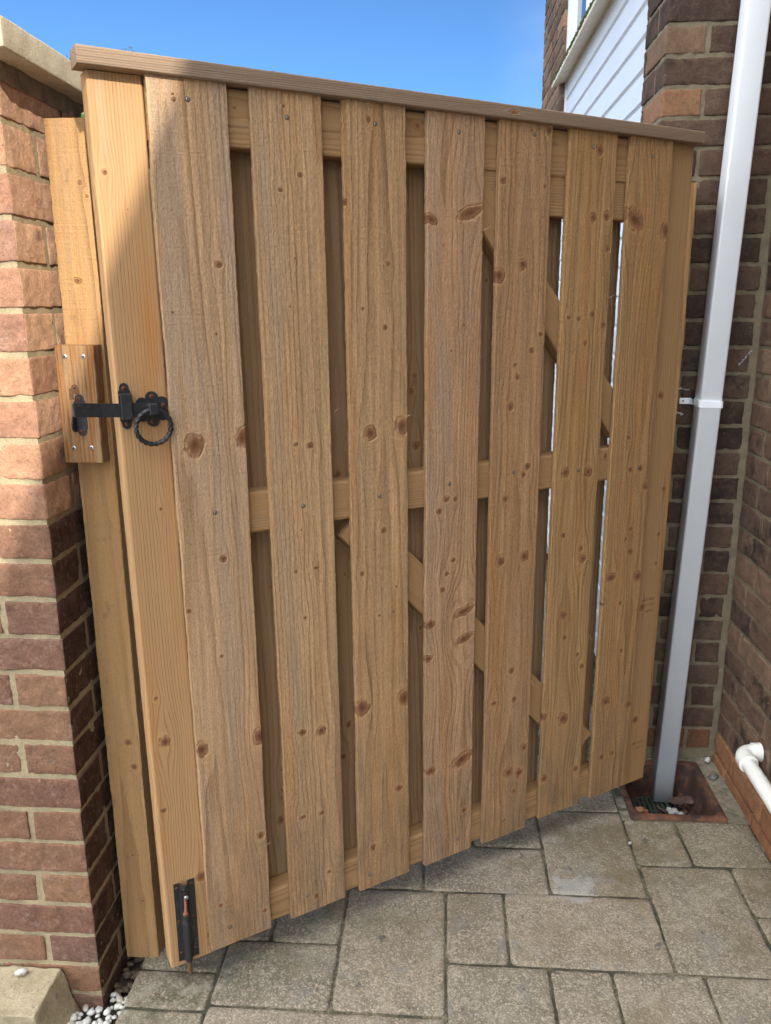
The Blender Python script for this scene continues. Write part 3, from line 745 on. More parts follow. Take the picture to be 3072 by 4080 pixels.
# rough cement haunch round the gully and along the wall foot
hb = MB()
def lump(mb, x0, x1, y0, y1, z, seed, am=.004, st=.008, edge=.0):
    gx = np.linspace(x0, x1, max(2, int((x1-x0)/st)+1)); gy = np.linspace(y0, y1, max(2, int((y1-y0)/st)+1))
    A, B = np.meshgrid(gx, gy, indexing='ij'); P = np.stack([A.ravel(), B.ravel(), np.zeros(A.size)], 1)
    P[:, 2] = z + am*(vnoise(P*40, seed)-.5)*2 + am*.6*(vnoise(P*130, seed+1)-.5)*2
    na, nb = A.shape; I = np.arange(na*nb).reshape(na, nb)
    q = np.stack([I[:-1, :-1], I[1:, :-1], I[1:, 1:], I[:-1, 1:]], -1).reshape(-1, 4)
    mb.add(P, [tuple(f) for f in q], True)
lump(hb, .826, .8925, 2.06, 2.40, -.001, 31)
lump(hb, .57, .8925, 2.366, 2.40, .0, 32)
lump(hb, .531, .562, 2.06, 2.40, -.003, 33)
lump(hb, .881, .8925, -2.4, 2.07, -.005, 34, .0035, .012)
M_cem = simple('rough_cement', (.22, .195, .145), .95, 0, .3, 60, .003, c2=(.10, .105, .06), th=(.5, .64))
hb.obj('cement_haunch', M_cem, kind='structure')

# ------------------------------------------------------------------ garden wall (left)
gw = empty('garden_wall', (-.712, 1.374, 0), label='orange brick garden wall end under a sandy stone coping, left of the gate post', cat='wall')
GWM = Matrix.Translation((.712, -1.374, 0))
rb = random.Random(21)
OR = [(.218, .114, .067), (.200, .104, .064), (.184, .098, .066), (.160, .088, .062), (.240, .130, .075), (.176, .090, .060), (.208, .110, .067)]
SUNLIT_C = [(.50, .305, .190), (.44, .255, .155), (.36, .195, .125), (.47, .28, .18)]  # upper side-face brick tones with sunlight painted in
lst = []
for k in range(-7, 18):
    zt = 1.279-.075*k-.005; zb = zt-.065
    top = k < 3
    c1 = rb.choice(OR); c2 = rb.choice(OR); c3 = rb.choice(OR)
    dk = .12 if top else .30  # dark patching follows the painted shade on the lower side faces
    cs = rb.choice(SUNLIT_C) if top else tuple(v*.30 for v in c1)  # side face: upper rows painted sunlit, lower rows painted shaded
    if top: c1 = tuple(v*1.5 for v in c1)  # front of the upper rows lightened to paint the sun on them
    cs2 = rb.choice(SUNLIT_C) if top else tuple(v*.30 for v in c3)
    j = lambda: rb.uniform(-.0015, .0015)
    if k % 2 == 0:
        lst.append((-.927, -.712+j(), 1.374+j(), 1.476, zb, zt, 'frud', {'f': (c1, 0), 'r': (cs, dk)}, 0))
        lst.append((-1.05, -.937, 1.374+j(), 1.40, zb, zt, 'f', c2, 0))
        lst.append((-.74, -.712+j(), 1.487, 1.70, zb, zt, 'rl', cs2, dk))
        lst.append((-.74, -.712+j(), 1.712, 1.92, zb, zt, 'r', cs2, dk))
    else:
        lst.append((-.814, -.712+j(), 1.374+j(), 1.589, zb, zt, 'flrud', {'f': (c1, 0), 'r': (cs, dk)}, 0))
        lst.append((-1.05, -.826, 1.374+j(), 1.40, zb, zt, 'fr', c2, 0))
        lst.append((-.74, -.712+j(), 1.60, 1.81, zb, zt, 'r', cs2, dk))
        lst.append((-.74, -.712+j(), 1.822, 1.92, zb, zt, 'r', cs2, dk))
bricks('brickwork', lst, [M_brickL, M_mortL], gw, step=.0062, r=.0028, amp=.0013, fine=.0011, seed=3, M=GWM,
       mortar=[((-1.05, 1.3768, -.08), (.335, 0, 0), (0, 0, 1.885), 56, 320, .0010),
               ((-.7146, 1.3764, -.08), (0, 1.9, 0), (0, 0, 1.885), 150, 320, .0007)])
mb = MB(); mb.box(-1.05, -.725, 1.39, 3.4, -.08, 1.80)
mb.obj('wall_core', M_bplain, gw, GWM)
# coping: sandy stone, slightly uneven
def rockbox(name, mat, parent, x0, x1, y0, y1, z0, z1, seed, r=.004, amp=.0015, step=.012, M=None, faces='lrfbdu', warp=None, **kw):
    lo = np.array((x0, y0, z0)); hi = np.array((x1, y1, z1))
    g = [grid1(lo[a], hi[a], step, r) for a in range(3)]
    VV = []; FF = []; n0 = 0
    for f in faces:
        ax, sd_ = {'l': (0, 0), 'r': (0, 1), 'f': (1, 0), 'b': (1, 1), 'd': (2, 0), 'u': (2, 1)}[f]
        o1, o2 = [(1, 2), (2, 0), (0, 1)][ax]
        A, B = np.meshgrid(g[o1], g[o2], indexing='ij')
        P = np.zeros((A.size, 3)); P[:, o1] = A.ravel(); P[:, o2] = B.ravel(); P[:, ax] = hi[ax] if sd_ else lo[ax]
        inn = np.clip(P, lo+r, hi-r); d = P-inn; nr = d/np.maximum(np.linalg.norm(d, axis=1, keepdims=True), 1e-9)
        P = inn+nr*r
        P = P + nr*(amp*(vnoise(P*30, seed)-.5)*2 + amp*.5*(vnoise(P*110, seed+1)-.5)*2)[:, None]
        if warp is not None:
            P = warp(P)
        na, nb = A.shape; I = np.arange(na*nb).reshape(na, nb)
        q = np.stack([I[:-1, :-1], I[1:, :-1], I[1:, 1:], I[:-1, 1:]], -1).reshape(-1, 4)
        if not sd_: q = q[:, ::-1]
        VV.append(P); FF.append(q+n0); n0 += len(P)
    return link(npmesh(name, np.concatenate(VV), [np.concatenate(FF)], mat), parent, M, **kw)
M_coping = simple('sandy_coping_stone', (.47, .40, .285), .9, 0, .08, 30, .0012, c2=(.40, .33, .22), th=(.5, .66))
M_dirt = simple('dirty_mortar_bed', (.185, .14, .085), .95, 0, .3, 40, .003, c2=(.09, .065, .045), th=(.5, .62))
rockbox('coping', M_coping, gw, -1.10, -.668, 1.320, 3.45, 1.818, 1.863, 41, .0035, .001, .011, GWM)
rockbox('mortar_bed', M_dirt, gw, -1.04, -.7085, 1.3785, 3.4, 1.786, 1.8205, 43, .003, .0032, .008, GWM, 'rf')

# stone block at the wall foot, with its lone pebble, and the gravel strip
def stepwarp(P):
    P = P.copy()
    t = np.clip((.075-P[:, 2])/.12, 0, 1)
    k = np.clip((P[:, 0]+.90)/.1, 0, 1)
    P[:, 0] += k*t*.034
    P[:, 2] -= np.clip((1.31-P[:, 1])/.06, 0, 1)*.002
    return P
def step_mat():
    t = NT('sandy_step_stone', .92)
    P = t.tc('Object')
    n1 = t.noise(P, 18, 6, .7); n2 = t.noise(P, 240, 4, .75)
    c = t.mix(t.mr(n1, .38, .62), (.33, .27, .165), (.45, .375, .25))
    c = t.mix(t.mr(t.noise(P, 50, 4, .7), .60, .68), c, (.17, .15, .13))
    c = t.mix(1.0, c, t.mr(n2, .25, .75, .7, 1.3), 'MULTIPLY')
    return t.done(c, t.bump(t.math('ADD', n2, t.math('MULTIPLY', n1, 2.0)), .9, .003))
M_step = step_mat()
rockbox('step_stone', M_step, None, -1.35, -.795, 1.250, 1.3715, -.10, .072, 51, .0035, .0028, .006, None, 'rfu', warp=stepwarp,
        label='rough sandy stone block against the foot of the brick wall', cat='stone block')
def blob(name, mat, c, rad, seed, squash=(1, 1, .7), parent=None, sub=2, amp=.25, rot=0, **kw):
    import bmesh
    bm = bmesh.new(); bmesh.ops.create_icosphere(bm, subdivisions=sub, radius=1)
    V = np.array([v.co[:] for v in bm.verts])
    n = 1+amp*(vnoise(V*1.6+seed*3.1, seed)-.5)*2 + amp*.4*(vnoise(V*4+seed, seed+1)-.5)*2
    V = V*n[:, None]*np.array(squash)*rad
    ca, sa = math.cos(rot), math.sin(rot)
    V = np.stack([V[:, 0]*ca-V[:, 1]*sa, V[:, 0]*sa+V[:, 1]*ca, V[:, 2]], 1)
    F = [[v.index for v in f.verts] for f in bm.faces]; bm.free()
    if name is None:
        return V+np.array(c), F
    mb = MB(); mb.add(V, F, True)
    return mb.obj(name, mat, parent, Matrix.Translation(c), **kw)
blob('white_pebble', M_pebble, (-.868, 1.348, .079), .0095, 4, (1.5, .8, .75), rot=.5, label='single white pebble lying on top of the sandy stone block', cat='pebble')
mb = MB(); rp = random.Random(9)
pos = []
for q in range(3400):
    x = rp.uniform(-.80, -.655); y = rp.uniform(1.16, 1.60)
    if y > 1.368 and x < -.706: continue
    if y > 1.23 and x < -.765: continue
    if y > 1.41: continue
    rd = rp.uniform(.0045, .0105)
    if all((x-a)**2+(y-b)**2 > ((rd+c)*.78)**2 for a, b, c in pos[-400:]):
        pos.append((x, y, rd))
for x, y, rd in pos:
    V, F = blob(None, None, (x, y, -.036+rd*.5+rp.uniform(0, .008)), rd, rp.randint(1, 90), (1.15, .85, .75), sub=1 if rd < .006 else 2, amp=.22, rot=rp.uniform(0, 3))
    mb.add(V, F, True)
mb2 = MB()
for q in range(160):
    V, F = blob(None, None, (rp.uniform(-.709, -.664), rp.uniform(1.41, 2.0), -.034+rp.uniform(0, .006)), rp.uniform(.006, .014), rp.randint(1, 80), (1, .8, .6), sub=1, amp=.5)
    mb2.add(V, F, True)
mb2.obj('crumbled_mortar', simple('crumbled_mortar', (.10, .075, .05), .95, 0, .4, 60, .002), kind='stuff', label='dark crumbled mortar and dirt between the wall and the paving', cat='rubble')
mb.obj('white_pebbles', M_pebble, kind='stuff', label='white pebbles filling the strip between brick wall and paving', cat='gravel')

# ------------------------------------------------------------------ gate
gate = empty('wooden_gate', (-.4922, 1.4289, 0), .58465, label='tall wooden garden gate of spaced vertical boards with a ring latch and floor bolt', cat='gate')
def frame_M(s, d, z, ang=90.0):
    """board frame: length direction in the gate plane at ang degrees from +s (90 = up)"""
    a = R(ang); ez = Vector((math.cos(a), 0, math.sin(a))); ey = Vector((0, 1, 0)); ex = ey.cross(ez)
    m = Matrix((ex, ey, ez)).transposed().to_4x4(); m.translation = (s, d, z)
    return m
BD = [  # s at top-left, s at bottom-left, width, z bottom, material
    (.0025, .0078, .1390, .0730, M_board), (.1828, .1962, .1375, .0750, M_board2), (.3645, .3740, .1370, .0752, M_board2),
    (.5520, .5565, .1385, .0742, M_board), (.7295, .7345, .1410, .0706, M_board2), (.9210, .9212, .1420, .0795, M_board3), (1.1055, 1.1070, .1370, .0800, M_board2)]
KS = [.0056, .1853, .3635, .5466, .7232, .9106, 1.0939]
for i, (st, sb, w, zb, m) in enumerate(BD):
    l = 1.8045-zb
    lean = math.degrees(math.atan2(sb-st, l))
    kn = [(a+KS[i]-(sb+(st-sb)*(b-zb)/l), b-zb, c*1.08, d, e) for a, b, c, d, e in [(q[0], q[1], q[2]*(1.35 if q[4] else 1), q[3]*(1.25 if q[4] else 1), q[4]) for q in KN[i+1]]]
    yc = (.09, .05, .10, .030, .07, .06, .055)[i]; xc = (.2, .95, .55, .45, .55, .4, .75)[i]*w
    board('board', w, .012, l, kn, 11+i, MBD[i], gate, frame_M(sb, 0, zb, 90+lean), res=.002, rad=.0011, ragged=.0028, fray=60, xc=xc, yc=yc,
          taper=(.012, -.006, .010, -.016, .013, .012, -.010)[i], spacing=(.0075, .0085, .0075, .0066, .0085, .0070, .0066)[i], wav=.0011)
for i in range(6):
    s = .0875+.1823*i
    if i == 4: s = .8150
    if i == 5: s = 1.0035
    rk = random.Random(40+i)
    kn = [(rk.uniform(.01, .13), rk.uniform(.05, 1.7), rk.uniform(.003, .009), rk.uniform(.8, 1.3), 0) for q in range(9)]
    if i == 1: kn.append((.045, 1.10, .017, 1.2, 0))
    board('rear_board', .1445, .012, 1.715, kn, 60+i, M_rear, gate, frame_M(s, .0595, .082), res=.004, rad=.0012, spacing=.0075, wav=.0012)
# frame
KL = [(a-.006-.008*(1-b/1.8), b-.056, c, d, e) for a, b, c, d, e in KN['L']]
board('stile', .0905, .045, 1.747, KL, 81, M_plan, gate, frame_M(-.0767, .0160, .056, 90+.38), res=.002, rad=.0045, xc=.19, yc=.012, taper=.003, spacing=.0060, wav=.0003)
KR = [(a, b-.062, c, d, e) for a, b, c, d, e in KN['R']]
board('stile', .0915, .045, 1.738, KR, 82, M_rail, gate, frame_M(1.2440, .0145, .066, 90+.08), res=.003, rad=.0045, xc=.13, yc=.03, taper=.006, spacing=.0052, wav=.0003)
rl = random.Random(3)
board('top_rail', .096, .045, 1.242, [(.030, .155, .004, 1, 0), (.025, .533, .007, 1, 0), (.02, .545, .003, 1, 0)], 83, M_rail, gate, frame_M(.004, .0145, 1.8015, 0), res=.003, rad=.0045, xc=.03, yc=.06, spacing=.0055, wav=.0003)
board('middle_rail', .0845, .045, 1.242, [(.02, 1.095, .010, .6, 0), (.03, .09, .006, 1, 0)], 84, M_rail, gate, frame_M(.004, .0145, 1.0787, 0), res=.003, rad=.0055, xc=.10, yc=.03, spacing=.0045, wav=.0003)
board('bottom_rail', .0810, .045, 1.242, [], 85, M_rail, gate, frame_M(.004, .0145, .1564, 0), res=.003, rad=.0055, xc=.05, yc=.05, spacing=.0065, wav=.0003)
board('hinge_rail', .0905, .040, .553, [], 86, M_rail, gate, frame_M(.690, .0182, 1.7130, 0), res=.003, rad=.0035, xc=.1, yc=.03, spacing=.0050, wav=.0003)
a1 = math.degrees(math.atan(-1.142))
def brace(s, ztop, ang, w, l, seed):
    board('brace', w, .044, l, [], seed, M_rail, gate, frame_M(s-.004, .0165, ztop+.002, ang), res=.003, rad=.0045, xc=-.05, yc=.02, spacing=.0050, wav=.0003)
brace(.640, 1.691+.0707*1.142, a1, .075, .83, 87)
brace(.415, .9008+.1066*1.05, math.degrees(math.atan(-1.05)), .0850, 1.02, 88)
# cap rail: profile swept along the gate
board('cap_rail', .0275, .052, 1.4395, [(.014, .86, .004, 3, 0)], 90, M_cap, gate, frame_M(-.1050, -.0110, 1.8318, 0), res=.002, rad=.0028, rows=420, xc=-.06, yc=.01, taper=.012, spacing=.0038, wav=.0004)

def screw(name, parent, M, r=.004, mat=None, h=.0016, cross=True):
    mb = MB()
    mb.lathe([(r, 0), (r, -h*.4), (r*.72, -h), (0.0001, -h*1.05)], (0, 0, 0), (0, 1, 0), 14)
    if cross:
        mb.box(-r*.55, r*.55, -h*1.35, -h*.9, -r*.14, r*.14, mi=1); mb.box(-r*.14, r*.14, -h*1.38, -h*.9, -r*.55, r*.55, mi=1)
    else:
        mb.lathe([(r*.42, -h*1.12), (.0001, -h*1.12)], (0, 0, 0), (0, 1, 0), 8, mi=1)
    return mb.obj(name, [mat or M_rust, M_dark], parent, M)
SCR = [(.0714, 1.773), (.2521, 1.7622), (.4337, 1.7682), (.6267, 1.7705), (.8207, 1.783), (.9904, 1.772), (1.1738, 1.7656),
       (.0755, 1.0518), (.2585, 1.0409), (.4367, 1.0392), (.6145, 1.0459), (.7953, 1.0528), (.9971, 1.0357), (1.2044, 1.0209),
       (.052, .118), (.237, .121), (.400, .112), (.655, .117), (.80, .12), (.975, .118), (1.205, .36)]
for s, z in SCR:
    o = screw('screw', gate, Matrix.Translation((s, .0004, z)), .0031, M_zinc, .0009, False)
    hb_ = MB(); hb_.lathe([(.0046, -.0006), (.0001, -.0007)], (0, 0, -.0006), (0, 1, 0), 12); hb_.obj('screw_hole', M_stamp, o)

# torn slivers curling off the board edges
for s, z, dx, dz, L in ((1.0655, 1.445, .9, .6, .020), (.5065, 1.205, .9, .5, .009), (.3345, 1.225, .6, .9, .012),
                        (.6945, 1.585, 1, .6, .018), (1.0650, .585, .5, -.9, .022), (.8745, .50, .4, -.9, .018), (.1480, .29, .6, .8, .010)):
    mb = MB(); q = Vector((dx, 0, dz)).normalized()*L
    mb.tube([(s-.001, .001, z), (s+q.x*.4, -.002, z+q.z*.45), (s+q.x*.8, -.004, z+q.z*.7), (s+q.x, -.005, z+q.z)], [.0007, .0006, .0004, .0002], 5)
    mb.obj('splinter', M_split, gate)
# ring latch
def plate_pts(x0, x1, z0, z1, lobe=.010):
    xm = (x0+x1)/2; w = (x1-x0)/2; p = []
    for a in range(0, 181, 15):
        p.append((xm+lobe*.85*math.cos(R(-180+a)), z0+lobe-lobe*math.sin(R(a))))
    p += [(xm+lobe*.85, z0+lobe*1.15), (x1, z0+lobe*1.5), (x1, z1-lobe*1.5), (xm+lobe*.85, z1-lobe*1.15)]
    for a in range(0, 181, 15):
        p.append((xm+lobe*.85*math.cos(R(a)), z1-lobe+lobe*math.sin(R(a))))
    p += [(xm-lobe*.85, z1-lobe*1.15), (x0, z1-lobe*1.5), (x0, z0+lobe*1.5), (xm-lobe*.85, z0+lobe*1.15)]
    return p
G = lambda: MB()
mb = G(); mb.prism(plate_pts(-.0793, -.0583, 1.2205, 1.3025), .0260, .0282)
mb.box(-.0795, -.0600, .0092, .0122, 1.2395, 1.2845, b=.0008)
mb.box(-.0795, -.0600, .0122, .0262, 1.2815, 1.2843); mb.box(-.0795, -.0600, .0122, .0262, 1.2397, 1.2425)
LM = Matrix.Translation((-.0026, -.0120, .0015))
gd = mb.obj('latch_guide', M_iron, gate, LM)
screw('screw', gd, Matrix.Translation((-.0686, .0260, 1.2925)), .0045); screw('screw', gd, Matrix.Translation((-.0682, .0260, 1.2300)), .0042)
pts = []
cx, cz = -.0216, 1.2533
for a in range(0, 360, 4):
    best = 0
    for k in range(6):
        pa = R(90+60*k); lx, lz, lr = .0205*math.cos(pa), .0205*math.sin(pa), .0115
        dx, dz = math.cos(R(a)), math.sin(R(a)); b = dx*lx+dz*lz; disc = b*b-(lx*lx+lz*lz-lr*lr)
        if disc > 0: best = max(best, b+math.sqrt(disc))
    pts.append((cx+best*math.cos(R(a)), cz+best*math.sin(R(a))))
mb = G(); mb.prism(pts, .0252, .0282)
mb.lathe([(.011, .0252), (.0095, .0205), (.006, .019), (.0045, .006), (.0045, -.002), (.0001, -.0025)], (cx, 0, cz), (0, 1, 0), 16)
ro = mb.obj('latch_rose', M_iron, gate, LM)
for dx, dz in ((0, .0225), (.0198, .0050), (-.001, -.0225)):
    screw('screw', ro, Matrix.Translation((cx+dx, .0252, cz+dz)), .0043)
# bar
st = [(-.016, .0178, 1.2528), (-.078, .0178, 1.2555), (-.112, .0170, 1.2583), (-.113, .0168, 1.2583), (-.145, .0120, 1.2613), (-.1575, .0098, 1.2622), (-.1600, .0105, 1.2622)]
V = []; F = []
for s, d, z in st:
    hh = .0120 if s > -.159 else .0108
    V += [(s, d-.002, z-hh), (s, d+.002, z-hh), (s, d+.002, z+hh), (s, d-.002, z+hh)]
for i in range(len(st)-1):
    for a in range(4):
        b = (a+1) % 4
        F.append((i*4+a, i*4+4+a, i*4+4+b, i*4+b))
F += [(0, 1, 2, 3), tuple(len(V)-4+i for i in (3, 2, 1, 0))]
mb = G(); mb.add(V, F)
mb.obj('latch_bar', M_iron, gate, LM)
# twisted ring
ringc = Vector((-.0285, .0040, 1.2240)); RM = .0312; N = 220; K = 16
V = []; F = []
for i in range(N):
    ph = 2*math.pi*i/N
    er = Vector((math.cos(ph), 0, math.sin(ph)))
    c = ringc + er*RM + Vector((0, -.004*math.sin(ph), 0))
    for k in range(K):
        a = 2*math.pi*k/K
        rr = .0034/max(abs(math.cos(a)), abs(math.sin(a)))**.95
        b = a + ph*5
        V.append(tuple(c + (er*math.cos(b) + Vector((0, 1, 0))*math.sin(b))*rr))
    for k in range(K):
        F.append((i*K+k, i*K+(k+1) % K, ((i+1) % N)*K+(k+1) % K, ((i+1) % N)*K+k))
for f in range(len(F)):
    F[f] = F[f]
mb = G(); mb.add(V, F, True)
rh = mb.obj('ring_handle', M_iron, gate, Matrix.Translation((-.001, -.010, .001)))
import bmesh
bm = bmesh.new(); bm.from_mesh(rh.data); bmesh.ops.recalc_face_normals(bm, faces=bm.faces); bm.to_mesh(rh.data); bm.free()
mb = G(); mb.box(-.0335, -.0175, -.0035, .0005, 1.2460, 1.2655, b=.0012); mb.box(-.0335, -.0175, .0005, .012, 1.2600, 1.2655, b=.001); mb.box(-.0335, -.0175, .0005, .012, 1.2455, 1.2475)
mb.obj('ring_hanger', M_iron, gate, LM)

# tower bolt at the foot of the latch stile
prof = [(-.0575, .0270), (-.0470, .0270), (-.0452, .0240), (-.0440, .0185), (-.0412, .0140), (-.0370, .0124), (-.0328, .0140), (-.0300, .0185), (-.0288, .0240), (-.0270, .0270), (-.0130, .0270)]
def sweepz(mb, prof, z0, z1, t=.0014):
    n = len(prof); V = []
    for z in (z0, z1):
        V += [(s, d, z) for s, d in prof] + [(s, d+t, z) for s, d in prof]
    F = []
    for i in range(n-1):
        F += [(i, i+1, 2*n+i+1, 2*n+i), (n+i+1, n+i, 3*n+i, 3*n+i+1), (i, n+i, n+i+1, i+1), (2*n+i, 2*n+i+1, 3*n+i+1, 3*n+i)]
    F += [(0, 2*n, 3*n, n), (n-1, 2*n-1, 4*n-1, 3*n-1)]
    mb.add(V, F)
mb = G(); sweepz(mb, prof, .0565, .189); sweepz(mb, prof, .238, .2500)
sweepz(mb, prof[:4], .189, .238); sweepz(mb, prof[7:], .189, .238)
bolt = mb.obj('tower_bolt', M_iron, gate, Matrix.Translation((-.0027, -.0122, .0090)) @ Matrix.Rotation(R(0.35), 4, 'Y'))
for s, z in ((-.0512, .2395), (-.0200, .2395), (-.0515, .1575), (-.0205, .158), (-.0510, .0777), (-.0200, .0775)):
    screw('screw', bolt, Matrix.Translation((s, .0268, z)), .0034)
mb = G(); mb.tube([(-.0370, .0195, .2330), (-.0370, .0195, .062)], [.0050, .0050], 14)
mb.obj('bolt_rod', M_iron, bolt)
mb = G(); mb.tube([(-.0370, .0195, .0615), (-.0370, .0195, .034), (-.0370, .0195, .026)], [.0052, .0052, .0040], 14)
mb.obj('bolt_tip', simple('worn_bolt_tip', (.17, .085, .040), .6, .3, .3, 200), bolt)
mb = G(); mb.tube([(-.0372, .017, .2130), (-.0420, -.002, .2085), (-.0455, -.0125, .2050)], .0032, 12)
mb.tube([(-.0452, -.0115, .2055), (-.0458, -.0135, .2046), (-.0470, -.0170, .2032), (-.0473, -.0178, .2028)], [.0036, .0056, .0050, .003], 14)
mb.obj('bolt_knob', M_rustknob, bolt)
mb = G(); mb.lathe([(.0046, .0128), (.0046, .0105), (.0038, .0098), (.0001, .0096)], (-.0362, 0, .2215), (0, 1, 0), 14)
mb.obj('bolt_cap', M_zinc, bolt)
# faded grading stamps printed on the hinge stile and on the lower brace
def stamp(x0, z0, w, h, n, seed, y=.0142, slope=-.0):
    mb = G(); r = random.Random(seed); cw = w/n
    for i in range(n):
        x = x0+i*cw
        for q in range(r.randint(2, 3)):
            if r.random() < .5:
                mb.box(x+cw*r.uniform(.1, .6), x+cw*r.uniform(.1, .6)+.0009, y-.0003, y, z0, z0+h*r.uniform(.6, 1))
            else:
                zz = z0+h*r.choice((0, .45, .9)); mb.box(x+cw*.12, x+cw*.75, y-.00032, y, zz, zz+.0008)
    return mb.obj('timber_stamp', M_stamp, gate)
stamp(1.268, .632, .050, .0090, 9, 1); stamp(1.266, .616, .054, .0060, 10, 2); stamp(1.286, .598, .034, .0070, 7, 3); stamp(1.272, .188, .05, .008, 9, 4); stamp(1.28, .172, .04, .007, 8, 5)

# small dark clod on the cap, ivy leaf poking out above the post
blob('dirt_clod', M_dark, tuple(Matrix.Translation((-.4922, 1.4289, 0)) @ Matrix.Rotation(.58465, 4, 'Z') @ Vector((.236, .018, 1.8355))), .0065, 7, (1.5, .9, .65), rot=.5, label='small dark clod of dirt sitting on top of the gate cap rail', cat='dirt')
lm = MB()
lp = [(0, 0), (.010, .012), (.017, .008), (.020, .022), (.010, .034), (0, .042), (-.010, .034), (-.020, .022), (-.017, .008), (-.010, .012)]
lm.add([(a, .003*math.cos(a*90), b-.02) for a, b in lp], [tuple(range(10))])
lm.tube([(0, 0, -.02), (.002, .01, -.05), (0, .03, -.08)], .0012, 6)
lm.obj('ivy_leaf', M_green, None, Matrix.Translation((-.6500, 1.560, 1.7705)) @ Matrix.Rotation(R(30), 4, 'Z') @ Matrix.Rotation(R(14), 4, 'Y') @ Matrix.Scale(.40, 4), label='green leaf poking out between the wall coping and the gate top', cat='leaf')

# ------------------------------------------------------------------ gate post with latch block
post = empty('gate_post', (-.700, 1.485, 0), label='sawn timber post fixed beside the brick wall, carrying a screwed on latch block', cat='gate post')
PM = lambda x, y, z: Matrix.Translation((x+.700, y-1.485, z))
board('post', .0735, .075, 1.7525, [(.035, .27, .004, .5, 0)] + [(x+.700, z+.001, r, 1, 0) for x, z, r in ((-.6447, 1.6464, .004), (-.6339, 1.624, .003), (-.6508, .5451, .007), (-.6430, .4874, .0065), (-.6523, .1517, .003), (-.665, 1.480, .006))],
      91, M_post, post, PM(-.7005, 1.485, -.001) @ Matrix.Rotation(R(.17), 4, 'Y'), res=.002, rad=.0012, xc=.03, yc=.11, taper=.006, spacing=.0060, wav=.0008, ragged=.001)
BM = PM(-.7040, 1.450, 1.1515) @ Matrix.Rotation(R(.5), 4, 'Y')
blk = board('latch_block', .0722, .0345, .2155, [], 95, M_block, post, BM, res=.002, rad=.0016, xc=-.06, yc=.05, taper=.01, spacing=.0072, wav=.001, ragged=.001)
# block sits square on the post; its screws are its children
for x, z in ((-.6843, 1.3469), (-.6492, 1.3468), (-.6845, 1.1785), (-.6507, 1.1793)):
    o = screw('screw', blk, None, .0046, M_zinc, .0012, False)
    o.matrix_local = BM.inverted() @ PM(x, 1.4502, z)
mb = G(); mb.prism(plate_pts(-.6755, -.6540, 1.2015, 1.2790), 1.4480, 1.4502)
V = []
hp = [(0, 1.2405), (.006, 1.2415), (.014, 1.2375), (.0185, 1.2270), (.0175, 1.2160), (.010, 1.2105), (0, 1.2100)]
n = len(hp)
V = [(-.6755, 1.4485-a, z) for a, z in hp]+[(-.6732, 1.4485-a, z) for a, z in hp]
F = [tuple(range(n)), tuple(range(2*n-1, n-1, -1))]+[(i, i+n, (i+1) % n+n, (i+1) % n) for i in range(n)]
mb.add(V, F)
kp = mb.obj('keeper', M_iron, post, PM(0, 0, 0))
screw('screw', kp, Matrix.Translation((-.6655, 1.4480, 1.2700)), .0044); screw('screw', kp, Matrix.Translation((-.6665, 1.4480, 1.2090)), .0044)
mb = G(); mb.prism([(-.6830, 1.2690), (-.6750, 1.2690), (-.6750, 1.2792), (-.6640, 1.2792), (-.6640, 1.2900), (-.6665, 1.2955), (-.6710, 1.2975), (-.6760, 1.2955), (-.6785, 1.2900), (-.6830, 1.2890)], 1.4494, 1.4503)
mb.obj('old_plate_mark', simple('plate_mark', (.14, .065, .03), .9, 0, .3, 200), post, PM(0, 0, 0))
mb = G(); mb.lathe([(.0022, 1.4492), (.0001, 1.4491)], (-.6715, 0, 1.2895), (0, 1, 0), 10)
mb.obj('screw_hole', M_dark, post, PM(0, 0, 0))

# hinge post fixed to the house
hp_ = empty('hinge_post', (.620, 2.34, 0), label='slim timber post between the hinge side of the gate and the dark brick pier', cat='gate post')
board('post', .068, .10, 1.70, [], 96, M_post, hp_, Matrix.Translation((-.0420, -.050, .035)) @ Matrix.Rotation(R(.36), 4, 'Y'), res=.004, rad=.001, spacing=.006)

